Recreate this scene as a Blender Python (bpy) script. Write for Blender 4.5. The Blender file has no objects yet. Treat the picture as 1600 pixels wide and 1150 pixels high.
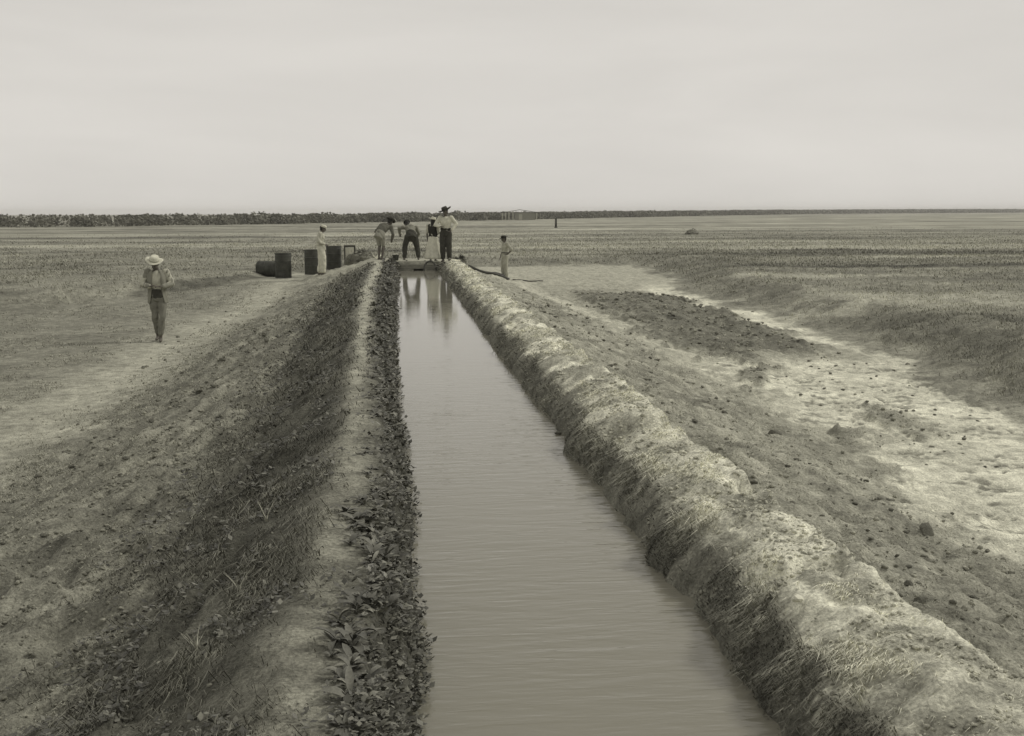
import bpy, bmesh, math, random
import numpy as np
from mathutils import Vector, Matrix

random.seed(7)
rng = np.random.default_rng(11)
SC = bpy.context.scene
COL = SC.collection

# ------------------------------------------------------------------ camera
CAM_H = 2.7
cam = bpy.data.cameras.new('camera')
cam_o = bpy.data.objects.new('camera', cam)
COL.objects.link(cam_o)
F_PX = 1730.0
cam.sensor_width = 36.0
cam.lens = 36.0 * F_PX / 1600.0
cam.clip_start = 0.05
cam.clip_end = 20000
pitch = math.atan(243 / F_PX)
yaw = math.atan(180 * math.cos(pitch) / F_PX)
roll = math.radians(0.18)
fw = Vector((math.sin(yaw) * math.cos(pitch), math.cos(yaw) * math.cos(pitch), -math.sin(pitch)))
rt = Vector((math.cos(yaw), -math.sin(yaw), 0))
up = rt.cross(fw)
rt, up = (rt * math.cos(roll) - up * math.sin(roll)), (up * math.cos(roll) + rt * math.sin(roll))
M3 = Matrix((rt, up, -fw)).transposed()
cam_o.matrix_world = Matrix.Translation((0, 0, CAM_H)) @ M3.to_4x4()
SC.camera = cam_o

# ------------------------------------------------------------------ light
SUN_EL = math.radians(40)
SUN_AZ = math.radians(78)            # from +Y (ahead) towards +X (right)
W = bpy.data.worlds.new('World')
SC.world = W
W.use_nodes = True
nt = W.node_tree
nt.nodes.clear()
N = nt.nodes.new
L = nt.links.new
sky = N('ShaderNodeTexSky')
sky.sky_type = 'NISHITA'
sky.sun_disc = False
sky.sun_elevation = SUN_EL
sky.sun_rotation = SUN_AZ
bw = N('ShaderNodeRGBToBW')
L(sky.outputs['Color'], bw.inputs[0])
# thin even overcast in front of the clear sky (a monochrome print: cloud and sky are one warm grey)
tc = N('ShaderNodeTexCoord')
sep = N('ShaderNodeSeparateXYZ')
L(tc.outputs['Generated'], sep.inputs[0])
mp = N('ShaderNodeMapping')
mp.inputs['Scale'].default_value = (1.3, 1.3, 7.0)
L(tc.outputs['Generated'], mp.inputs[0])
nz = N('ShaderNodeTexNoise')
nz.inputs['Scale'].default_value = 1.7
nz.inputs['Detail'].default_value = 6
nz.inputs['Roughness'].default_value = 0.52
nz.inputs['Distortion'].default_value = 0.35
L(mp.outputs[0], nz.inputs['Vector'])
cr = N('ShaderNodeMapRange')
cr.inputs['From Min'].default_value = 0.3
cr.inputs['From Max'].default_value = 0.7
cr.inputs['To Min'].default_value = 5.35
cr.inputs['To Max'].default_value = 6.15
L(nz.outputs['Fac'], cr.inputs['Value'])
gr = N('ShaderNodeMapRange')             # overcast is a little lighter low down
gr.inputs['From Min'].default_value = 0.0
gr.inputs['From Max'].default_value = 0.5
gr.inputs['To Min'].default_value = 1.05
gr.inputs['To Max'].default_value = 0.90
L(sep.outputs['Z'], gr.inputs['Value'])
mu = N('ShaderNodeMath'); mu.operation = 'MULTIPLY'
L(cr.outputs[0], mu.inputs[0]); L(gr.outputs[0], mu.inputs[1])
mn = N('ShaderNodeMath'); mn.operation = 'MINIMUM'
mn.inputs[1].default_value = 9.0
L(bw.outputs[0], mn.inputs[0])
mx = N('ShaderNodeMath'); mx.operation = 'MULTIPLY_ADD'
mx.inputs[1].default_value = 0.06
L(mn.outputs[0], mx.inputs[0]); L(mu.outputs[0], mx.inputs[2])
tint = N('ShaderNodeVectorMath'); tint.operation = 'SCALE'
tint.inputs[0].default_value = (1.0, 0.964, 0.902)
L(mx.outputs[0], tint.inputs['Scale'])
bg = N('ShaderNodeBackground')
bg.inputs['Strength'].default_value = 0.1
L(tint.outputs[0], bg.inputs['Color'])
wo = N('ShaderNodeOutputWorld')
L(bg.outputs[0], wo.inputs['Surface'])

sun = bpy.data.lights.new('sun', 'SUN')
sun.energy = 1.5
sun.angle = math.radians(10)
sun.color = (1.0, 0.965, 0.88)
sun_o = bpy.data.objects.new('sun', sun)
COL.objects.link(sun_o)
sd = Vector((math.sin(SUN_AZ) * math.cos(SUN_EL), math.cos(SUN_AZ) * math.cos(SUN_EL), math.sin(SUN_EL)))
sun_o.rotation_euler = (-sd).to_track_quat('-Z', 'Y').to_euler()
sun_o.location = (30, -10, 40)

SC.view_settings.view_transform = 'Standard'
SC.view_settings.look = 'None'
SC.view_settings.exposure = 0.14
SC.view_settings.gamma = 1.0
SC.view_settings.use_curve_mapping = False

# ------------------------------------------------------------------ noise
def _h(ix, iy, s):
    n = (ix.astype(np.int64) * 374761393 + iy.astype(np.int64) * 668265263 + s * 974634777) & 0xFFFFFFFF
    n = ((n ^ (n >> 13)) * 1274126177) & 0xFFFFFFFF
    n = (n ^ (n >> 16)) & 0xFFFFFFFF
    n = (n * 2246822519) & 0xFFFFFFFF
    return ((n ^ (n >> 15)) & 0xFFFF) / 65535.0

def vn(x, y, s=0):
    x = np.asarray(x, float); y = np.asarray(y, float)
    ix = np.floor(x); iy = np.floor(y)
    fx = x - ix; fy = y - iy
    fx = fx * fx * (3 - 2 * fx); fy = fy * fy * (3 - 2 * fy)
    a = _h(ix, iy, s); b = _h(ix + 1, iy, s); c = _h(ix, iy + 1, s); d = _h(ix + 1, iy + 1, s)
    return (a * (1 - fx) + b * fx) * (1 - fy) + (c * (1 - fx) + d * fx) * fy

def fbm(x, y, o=4, s=0, g=0.5):
    t = 0; a = 1.0; n = 0
    for k in range(o):
        t = t + a * vn(x + 17.3 * k, y - 9.1 * k, s + k * 7); n += a
        x = x * 2.03; y = y * 2.03; a *= g
    return t / n

def S(t):
    t = np.clip(t, 0, 1)
    return t * t * (3 - 2 * t)

def lerp(a, b, t):
    return a + (b - a) * t

# ------------------------------------------------------------------ terrain
KX = np.array([-14, -4.3, -3.5, -1.5, -0.86, -0.60, -0.46, -0.26, -0.17, -0.06, 0.018, 0.2, 0.45, 1.15, 1.31, 1.445, 1.485, 1.59, 1.76, 1.88, 2.17, 2.205, 2.27, 3.1, 4.3, 5.0, 9, 14])
KZ = np.array([0.0, 0.03, 0.09, 0.56, 0.86, 1.00, 1.05, 1.04, 1.02, 0.84, 0.69, 0.42, 0.22, 0.22, 0.46, 0.67, 0.765, 0.88, 0.975, 1.035, 1.045, 0.97, 0.82, 0.56, 0.18, 0.06, 0.0, 0.0])
MX = np.array([-14, -3.4, -1.6, -0.9, -0.3, 2.2, 2.8, 4.2, 14])
MZ = np.array([0.0, 0.22, 0.78, 1.02, 1.0, 0.96, 0.62, 0.1, 0.0])

def pit_left_edge(x):
    return np.interp(x, [-60, -20, -9.7, -7.4, -6.1, -4.8, -3, 0], [24, 29, 32.2, 35.5, 37.5, 43.3, 46, 48])

def pit_right_edge(y):
    return np.interp(y, [-20, 5, 14, 18.6, 24, 39, 50], [6.2, 6.5, 7.35, 8.35, 8.75, 9.3, 10.9])

def crest_x(y):
    return np.interp(y, [-20, 8, 15, 30, 60, 120], [9.5, 9.6, 10.6, 11.1, 17, 34])

def worley(x, y, s):
    ix = np.floor(x); iy = np.floor(y)
    d1 = np.full(x.shape, 9.0); d2 = np.full(x.shape, 9.0)
    for i in (-1, 0, 1):
        for j in (-1, 0, 1):
            cx = ix + i; cy = iy + j
            d = np.hypot(cx + _h(cx, cy, s) - x, cy + _h(cx, cy, s + 5) - y)
            d2 = np.minimum(d2, np.maximum(d, d1)); d1 = np.minimum(d1, d)
    return d2 - d1

def ditch_off(y):
    y = np.asarray(y, float)
    return 0.025 - 0.09 * S((y - 8) / 9) + 0.06 * S((y - 24) / 12) + 0.09 * (fbm(y / 0.9, y * 0 + 7.7, 3, 23) - 0.5)

def regions(x, y):
    """soft masks of the kinds of ground, from warped world coordinates"""
    x = np.asarray(x, float); y = np.asarray(y, float)
    R = {}
    # left bank: the crest swings a little left further out
    wl = 0.07 * (fbm(y / 1.3, x * 0 + 3.1, 3, 21) - 0.5) * 2
    off = ditch_off(y)
    shift = -0.28 * S((y - 9) / 15)
    xl = x - wl * S((0.3 - x) / 0.3) - shift * S((-0.08 - x) / 0.3) * S((x + 3.2) / 1.5) - off * S((x + 0.4) / 0.25) * S((0.7 - x) / 0.4)
    # right bank: scalloped, slumped inner edge
    wr = (0.03 + 0.10 * S((vn(y / 1.9, x * 0, 37) - 0.35) / 0.4)) * (fbm(y / 0.6, x / 1.6, 4, 33) - 0.5) * 2 + 0.07 * (vn(y / 0.16, x / 0.4, 35) - 0.5)
    far_fix = S((40 - y) / 6)
    ins = S((x - 1.0) / 0.35) * (0.22 + 0.78 * S((1.98 - x) / 0.3)) * S((3.2 - x) / 0.6)
    xx = np.where(x < 0.8, xl, x - wr * ins * (0.35 + 0.65 * far_fix))
    R['u'] = xx
    R['end'] = S((y - 39.42) / 0.3)
    R['out'] = S((y - 42.3) / 3.5)
    warp = (fbm(x / 2.2, y / 2.2, 4, 41) - 0.5) * 2
    R['warp'] = warp
    R['pl'] = S((y + warp * 1.2 - pit_left_edge(x)) / 3.0) * (x < 2)
    pr = np.maximum(S((x + warp * 0.8 + (fbm(x / 0.5, y / 0.5, 3, 43, 0.6) - 0.5) * 1.0 - 0.25 - pit_right_edge(y)) / 3.2), S((y + warp - 53.5) / 4.5))
    R['pr'] = pr * (x >= 2)
    R['plain'] = np.maximum(R['pl'], R['pr'])
    return R

def height(x, y, detail=True):
    x = np.asarray(x, float); y = np.asarray(y, float)
    R = regions(x, y)
    u = R['u']
    z = np.interp(u, KX, KZ)
    mound = np.interp(x + 0.15 * R['warp'], MX, MZ)
    z = lerp(z, mound, R['end'])
    # pit floors: rise a little to the left rear
    floor = 0.25 * S((y - 28) / 12) * S((-1.2 - x) / 2.2) + 0.07 * S((y - 34) / 10) * S((x - 3) / 1.5)
    z = np.maximum(z, floor) + 0.35 * np.minimum(z, floor) * ((x < -1.5) | (x > 3))
    z = lerp(z, np.where(x < 0.8, 0.3, 0.08), R['out'])
    plain = np.where(x > 3, 0.42, 0.5) + 0.12 * (fbm(x / 9, y / 9, 3, 51) - 0.5)
    cr_ = np.exp(-((x - crest_x(y)) / 1.5) ** 2) * (y > -20) * S((70 - y) / 25)
    plain = plain + (0.0 + 0.18 * vn(x / 1.9, y / 2.2, 57)) * cr_ * (x > 5)
    z = lerp(z, plain, R['plain'])
    if detail:
        d = np.hypot(x, y)
        fade = 1 / (1 + (d / 90) ** 2)
        n1 = fbm(x / 0.33, y / 0.33, 4, 61) - 0.5
        n2 = fbm(x / 0.09, y / 0.09, 3, 63) - 0.5
        rough = (0.075 * S((-0.6 - u) / 0.4) * S((u + 4.4) / 1.2)         # left slope
                 + 0.035 * S((u - 1.5) / 0.2) + 0.03 * S((u - 2.2) / 0.2)
                 + 0.05 * R['plain'] + 0.02)
        cb = fbm((x - 0.15 * y) / 0.10, y / 1.1, 3, 65) - 0.5
        z = z + cb * 0.11 * S((-0.5 - u) / 0.3) * S((u + 3.6) / 0.8) * fade * (1 - R['end'])
        ch = 1 - np.abs(2 * fbm(x / 0.30 + 3, y / 0.30, 4, 67, 0.6) - 1)
        chm = (S((-0.9 - u) / 0.4) * S((u + 4.6) / 1.0) * 0.9 + S((u - 2.2) / 0.3) * S((5.6 - u) / 0.6)
               + 0.75 * S((u - 1.56) / 0.1) * S((2.2 - u) / 0.05) + 0.8 * R['plain'] + 0.25 * S((-4.2 - u) / 1.0))
        z = z + 0.11 * (ch - 0.6) * np.clip(chm, 0, 1) * fade * (1 - R['end'])
        under = S((u - 0.06) / 0.08) * S((1.38 - u) / 0.1) * (1 - R['end'])
        z = z + (n1 * rough * 2.0 * (1 - 0.72 * clay_mask(x, y, R)) + n2 * rough * 0.55) * fade * (1 - 0.9 * under)
        # rough turned soil: left slope (lower part) and the clod patch on the right
        cl = clod_mask(x, y, R)
        lump = 1 - np.abs(2 * fbm(x / 0.42, y / 0.42, 3, 71) - 1)
        z = z + cl * (0.26 * (lump - 0.55) * fade + 0.03)
        # slump across the right bank, with the flat slab on its near side
        sl = S((x - 1.55) / 0.2) * S((2.75 - x) / 0.35)
        q = y - 8.55 + 0.35 * (x - 1.9)
        z = z - sl * (0.17 * np.exp(-(q / 0.14) ** 2) + 0.05 * np.exp(-((q + 0.55) / 0.4) ** 2))
        for yc, k_, sk_, dp in ((4.9, 0.5, 0.10, 0.09), (6.35, -0.4, 0.08, 0.11), (10.9, 0.3, 0.12, 0.12), (13.4, -0.5, 0.12, 0.10), (16.8, 0.4, 0.16, 0.13), (21.5, -0.3, 0.2, 0.12), (27.0, 0.4, 0.25, 0.12)):
            q2 = y - yc + k_ * (x - 1.9) + 0.5 * (fbm(x / 0.2, y / 0.2, 3, 95) - 0.5)
            z = z - dp * np.exp(-(q2 / sk_) ** 2) * S((x - 1.55) / 0.12) * S((2.35 - x) / 0.2) * S((fbm(x / 0.3 + yc, y / 0.3, 2, 97) - 0.3) / 0.2)
        # dried mud cracks on the pale flat
        m = clay_mask(x, y, R)
        wk = worley(x / 0.34 + 0.8 * n1, y / 0.30 + 0.8 * n2, 81)
        z = z - m * 0.030 * S((0.11 - wk) / 0.09) * S((24 - y) / 10) * S((fbm(x / 0.9, y / 0.9, 3, 83) - 0.44) / 0.1)
        # faint wheel and foot ruts on the left track
        tr = track_left(x, y)
        z = z - 0.02 * tr * vn(x / 0.25, y / 0.5, 88)
    return z

def track_left(x, y):
    c = -4.6 + 0.9 * S((y - 22) / 16) - 0.35 * S((16 - y) / 8)
    return np.exp(-((x - c + 0.35 * (fbm(y / 2.5, x * 0, 2, 91) - 0.5)) / 0.85) ** 2)

def track_right(x, y):
    c = 5.1 - 0.75 * S((y - 24) / 12)
    return np.exp(-((x - c + 0.5 * (fbm(y / 2.0, x * 0, 3, 93) - 0.5)) / 0.42) ** 2) * S((y - 11) / 3)

def clod_mask(x, y, R):
    w = R['warp'] * 0.8 + (fbm(x / 0.6, y / 0.8, 4, 75, 0.6) - 0.5) * 1.6
    a = S((x + w - 5.5) / 0.5) * S((8.9 - 0.16 * np.maximum(26 - y, 0) - x - w) / 0.6) * S((y + 2.5 * w - 17.6) / 3) * S((37 + 1.5 * w - y) / 3)
    a = np.maximum(a, 0.75 * S((fbm(x / 0.8 + 4, y / 1.7, 4, 77, 0.6) - 0.55) / 0.07) * S((x - 4.7) / 0.5) * S((6.9 - x) / 0.6) * S((y - 10.5) / 3) * S((34 - y) / 8))
    b = 0.32 * S((R['u'] + 4.0 + 0.5 * w) / 0.8) * S((-1.35 + 0.4 * w - R['u']) / 0.4) * S((33 - y) / 12)
    b = b * (0.35 + 0.65 * S((fbm(x / 1.1, y / 1.1, 3, 73) - 0.40) / 0.2))
    c = 0.28 * S((R['u'] - 2.3) / 0.3) * S((4.9 + 0.5 * w - R['u']) / 0.5) * S((36 - y) / 10)
    return np.clip(a + b + c, 0, 1) * (1 - R['end']) * (1 - R['plain'])

def clay_mask(x, y, R):
    w = R['warp'] * 0.9
    left = 4.85 + 0.35 * S((y - 12) / 8) - 0.2 * w
    left = left - np.clip((12.5 - y), 0, 8) * 0.17
    w2 = (fbm(x / 0.55, y / 0.55, 4, 85, 0.6) - 0.5) * 2
    m = S((x + w * 0.45 + w2 * 0.9 - left) / 0.35) * (1 - R['pr'])
    far = S((x + w - 8.3) / 0.7) * S((45 - y) / 8)
    m = m * np.maximum(S((21.5 + w * 2 - y) / 3), far)
    return m

def ground_look(x, y):
    """albedo of the bare ground (soil colour, with the shade of the mud cracks put into it)"""
    R = regions(x, y)
    u = R['u']; w = R['warp']
    n = fbm(x / 0.7, y / 0.7, 4, 101); m = fbm(x / 0.14, y / 0.14, 3, 103)
    t = np.full(np.shape(x), 0.26)
    # left pit floor and slope
    t = np.where(x < 0, 0.20 + 0.13 * (n - 0.5) + 0.09 * (m - 0.5), t)
    t = lerp(t, 0.40 + 0.14 * (m - 0.5), track_left(x, y) * (x < 0) * (0.40 + 0.6 * n))
    t = lerp(t, 0.34, S((y - 30) / 9) * S((-1.3 - x) / 1.0) * S((x + 5.5) / 1.5) * 0.75)
    sk = fbm((x - 0.15 * y) / 0.13, y / 1.3, 3, 109)
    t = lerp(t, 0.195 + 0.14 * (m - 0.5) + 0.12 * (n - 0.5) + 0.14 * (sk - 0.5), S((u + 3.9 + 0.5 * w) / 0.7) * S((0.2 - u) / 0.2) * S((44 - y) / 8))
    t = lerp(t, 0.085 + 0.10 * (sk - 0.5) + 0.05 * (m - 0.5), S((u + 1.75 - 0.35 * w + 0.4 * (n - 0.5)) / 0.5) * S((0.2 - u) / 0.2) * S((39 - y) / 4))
    # path on the crest of the left bank
    pw = np.exp(-((u + 0.37 + 0.05 * w) / (0.14 + 0.06 * S((7 - y) / 3) + 0.10 * S((y - 15) / 15))) ** 2)
    t = lerp(t, lerp(0.23, 0.37, S((y - 5) / 14)) + 0.14 * (m - 0.5) + 0.1 * (n - 0.5), pw * (0.8 + 0.2 * n))
    # inner slopes and bed
    t = lerp(t, 0.065, S((u + 0.22) / 0.08) * S((0.5 - u) / 0.1))
    t = lerp(t, np.where(u > 1.40, 0.15, 0.10) + 0.20 * (m - 0.5) + 0.12 * (n - 0.5), S((u - 0.4) / 0.1) * S((1.65 + 0.05 * w - u) / 0.06))
    # right bank: dry pale crest, darker beyond, then the flat
    hang = fbm(x / 0.55, y / 0.07, 3, 117, 0.6)
    rp = S((fbm(x / 0.28, y / 0.4, 4, 115, 0.6) - 0.44) / 0.14)
    t = np.where(u > 1.42, lerp(t, lerp(0.34, 0.60, rp) + 0.36 * (m - 0.5), S((u - 1.625 - 0.30 * (n - 0.5) - 0.32 * (hang - 0.5)) / 0.13)), t)
    t = lerp(t, 0.27 + 0.20 * (n - 0.5) + 0.24 * (m - 0.5), S((u - 2.14 + 0.10 * (n - 0.5)) / 0.1))
    t = lerp(t, 0.30 + 0.1 * (n - 0.5), S((u - 4.5 + 0.6 * w) / 0.7))
    t = lerp(t, 0.45, np.clip(track_right(x, y) * (x > 2) * 0.9, 0, 1))
    cm = clod_mask(x, y, R)
    t = lerp(t, 0.165 + 0.12 * (m - 0.5) + 0.10 * (n - 0.5), np.clip(cm * 1.2, 0, 1) * S((x - 4.6) / 0.5))
    pale = clay_mask(x, y, R) * (1 - 0.85 * np.clip(cm * 1.2, 0, 1))
    t = lerp(t, 0.58 + 0.28 * (n - 0.5) + 0.16 * (m - 0.5), pale)
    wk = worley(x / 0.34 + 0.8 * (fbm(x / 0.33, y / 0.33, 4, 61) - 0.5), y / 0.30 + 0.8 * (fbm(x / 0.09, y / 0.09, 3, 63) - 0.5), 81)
    t = lerp(t, 0.17, pale * S((0.10 - wk) / 0.07) * S((24 - y) / 10) * S((fbm(x / 0.9, y / 0.9, 3, 83) - 0.44) / 0.1))  # shade inside the mud cracks, painted into the ground tone
    dm = S((fbm(x / 0.30, y / 0.22, 5, 107, 0.65) - 0.63) / 0.05) * pale
    t = lerp(t, 0.20, dm * 0.8)
    t = np.where(x > 2, lerp(t, 0.36, S((y - 36) / 6) * S((u - 2.6) / 1) * 0.8), t)
    # mound at the ditch end
    t = lerp(t, 0.34 + 0.1 * (m - 0.5), R['end'] * S((x + 3.5) / 1.5) * S((4.5 - x) / 1.0))
    # plain
    st = fbm(x / 30, y / 4.5, 5, 111, 0.6)
    pt = np.where(x < 3, 0.205, 0.25) + 0.12 * (n - 0.5) + 0.14 * (fbm(x / 3.5, y / 2.5, 3, 119) - 0.5) + 0.17 * S((st - 0.55) / 0.16) * (0.5 + 0.5 * m) * np.where(x < 3, S((y - 48) / 12), 1) - 0.09 * S((0.47 - st) / 0.12)
    pt = np.where(x > 9, pt - 0.055 * S((x - 11) / 3) * S((90 - y) / 40), pt)
    t = lerp(t, pt, np.clip(R['plain'] * 3.0, 0, 1))
    sc = 4 * np.clip(R['plain'] * 1.7, 0, 1) ** 0.6 * (1 - R['plain'])
    t = lerp(t, np.where(x > 3, 0.165, 0.115) + 0.14 * (n - 0.5) + 0.08 * (m - 0.5), np.clip(sc * 1.2, 0, 1) * np.where(x < 0, S((60 - y) / 15), 0.85) * S((fbm(x / 1.7, y / 1.7, 3, 113) - 0.22) / 0.2))
    return np.clip(t * 1.18, 0.03, 0.80)

# ------------------------------------------------------------------ materials
TINT = (1.0, 0.988, 0.81)

def mat(name, tone=0.2, rough=0.9, noise=0.25, scale=8.0, attr=False, bump=0.0, bscale=40.0, spec=0.2, tint=TINT, metal=0.0, stretch=(1, 1, 1), second=None, grain=0.5):
    m = bpy.data.materials.new(name)
    m.use_nodes = True
    t = m.node_tree
    b = t.nodes['Principled BSDF']
    b.inputs['Roughness'].default_value = rough
    b.inputs['Specular IOR Level'].default_value = spec
    b.inputs['Metallic'].default_value = metal
    co = t.nodes.new('ShaderNodeTexCoord')
    ma = t.nodes.new('ShaderNodeMapping')
    ma.inputs['Scale'].default_value = stretch
    t.links.new(co.outputs['Object'], ma.inputs[0])
    n = t.nodes.new('ShaderNodeTexNoise')
    n.inputs['Scale'].default_value = scale
    n.inputs['Detail'].default_value = 6
    n.inputs['Roughness'].default_value = grain
    t.links.new(ma.outputs[0], n.inputs['Vector'])
    r = t.nodes.new('ShaderNodeMapRange')
    r.inputs['From Min'].default_value = 0.3
    r.inputs['From Max'].default_value = 0.7
    r.inputs['To Min'].default_value = 1 - noise
    r.inputs['To Max'].default_value = 1 + noise
    t.links.new(n.outputs['Fac'], r.inputs['Value'])
    v = t.nodes.new('ShaderNodeMath'); v.operation = 'MULTIPLY'
    if attr:
        a = t.nodes.new('ShaderNodeAttribute')
        a.attribute_name = 'tone'
        t.links.new(a.outputs['Fac'], v.inputs[0])
    else:
        v.inputs[0].default_value = tone
    t.links.new(r.outputs[0], v.inputs[1])
    out = v.outputs[0]
    if second:
        n2 = t.nodes.new('ShaderNodeTexNoise')
        n2.inputs['Scale'].default_value = second[0]
        n2.inputs['Detail'].default_value = 4
        t.links.new(ma.outputs[0], n2.inputs['Vector'])
        r2 = t.nodes.new('ShaderNodeMapRange')
        r2.inputs['From Min'].default_value = 0.3
        r2.inputs['From Max'].default_value = 0.7
        r2.inputs['To Min'].default_value = 1 - second[1]
        r2.inputs['To Max'].default_value = 1 + second[1]
        t.links.new(n2.outputs['Fac'], r2.inputs['Value'])
        v2 = t.nodes.new('ShaderNodeMath'); v2.operation = 'MULTIPLY'
        t.links.new(out, v2.inputs[0]); t.links.new(r2.outputs[0], v2.inputs[1])
        out = v2.outputs[0]
    s = t.nodes.new('ShaderNodeVectorMath'); s.operation = 'SCALE'
    s.inputs[0].default_value = tint
    t.links.new(out, s.inputs['Scale'])
    t.links.new(s.outputs[0], b.inputs['Base Color'])
    if bump:
        bn = t.nodes.new('ShaderNodeTexNoise')
        bn.inputs['Scale'].default_value = bscale
        bn.inputs['Detail'].default_value = 7
        bn.inputs['Roughness'].default_value = 0.35 + grain * 0.4
        t.links.new(ma.outputs[0], bn.inputs['Vector'])
        bu = t.nodes.new('ShaderNodeBump')
        bu.inputs['Strength'].default_value = bump
        bu.inputs['Distance'].default_value = 0.02 if grain < 0.6 else 0.045
        t.links.new(bn.outputs['Fac'], bu.inputs['Height'])
        t.links.new(bu.outputs[0], b.inputs['Normal'])
    return m

MT = {}
MT['ground'] = mat('soil', rough=0.95, noise=0.42, scale=5, attr=True, bump=1.0, bscale=16, spec=0.1, second=(60, 0.34), grain=0.72)
MT['grass'] = mat('dry_grass', rough=0.8, noise=0.15, scale=3, attr=True, spec=0.15)
MT['leaf'] = mat('broad_leaf', rough=0.5, noise=0.2, scale=12, attr=True, spec=0.35, bump=0.25, bscale=60)
MT['scrub'] = mat('scrub_leaf', rough=0.9, noise=0.3, scale=0.6, attr=True, spec=0.1)
MT['clod'] = mat('clod_soil', rough=0.95, noise=0.3, scale=14, tone=0.19, bump=0.8, bscale=40, spec=0.1)
MT['stone'] = mat('pale_stone', tone=0.62, rough=0.8, noise=0.12, scale=20)
MT['drum'] = mat('drum_steel', tone=0.052, rough=0.65, noise=0.4, scale=5, spec=0.3, bump=0.2, bscale=14, tint=(0.97, 1.0, 0.80), second=(25, 0.2))
MT['drum_rust'] = mat('rusted_steel', tone=0.075, rough=0.85, noise=0.45, scale=6, spec=0.2, second=(30, 0.3))
MT['board'] = mat('weathered_board', tone=0.25, rough=0.9, noise=0.3, scale=7, stretch=(1, 8, 8), bump=0.4, bscale=20)
MT['board_pale'] = mat('pale_board', tone=0.42, rough=0.85, noise=0.2, scale=7, stretch=(1, 8, 8), bump=0.3, bscale=20)
MT['board_white'] = mat('limewashed_board', tone=0.6, rough=0.85, noise=0.2, scale=7)
MT['board_dark'] = mat('dark_board', tone=0.06, rough=0.9, noise=0.3, scale=9)
MT['hose'] = mat('dark_pipe', tone=0.055, rough=0.7, noise=0.3, scale=9, spec=0.3)
MT['hollow'] = mat('gap_shade', tone=0.012, rough=0.95, noise=0.2)  # near-black: shade within the weir gap put into the colour
MT['twig'] = mat('twig', tone=0.15, rough=0.9, noise=0.35, scale=4)
MT['twig_dark'] = mat('dark_twig', tone=0.075, rough=0.9, noise=0.35, scale=4)
MT['rag'] = mat('white_rag', tone=0.72, rough=0.9, noise=0.08)
MT['skin'] = mat('skin', tone=0.105, rough=0.6, noise=0.12, scale=20, spec=0.3, tint=(1.0, 0.9, 0.74))
MT['hair'] = mat('hair', tone=0.025, rough=0.6, noise=0.2, scale=40)
for nm, tn in (('cloth_white', 0.58), ('cloth_pale', 0.46), ('cloth_light', 0.36), ('cloth_mid', 0.23), ('cloth_grey', 0.175), ('cloth_dark', 0.058), ('cloth_black', 0.032), ('straw', 0.55), ('straw_dull', 0.42), ('cloth_tan', 0.27), ('cloth_blue', 0.22), ('cloth_work', 0.14)):
    MT[nm] = mat(nm, tone=tn, rough=0.9, noise=0.14, scale=9, bump=0.25, bscale=30, spec=0.1)

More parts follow.
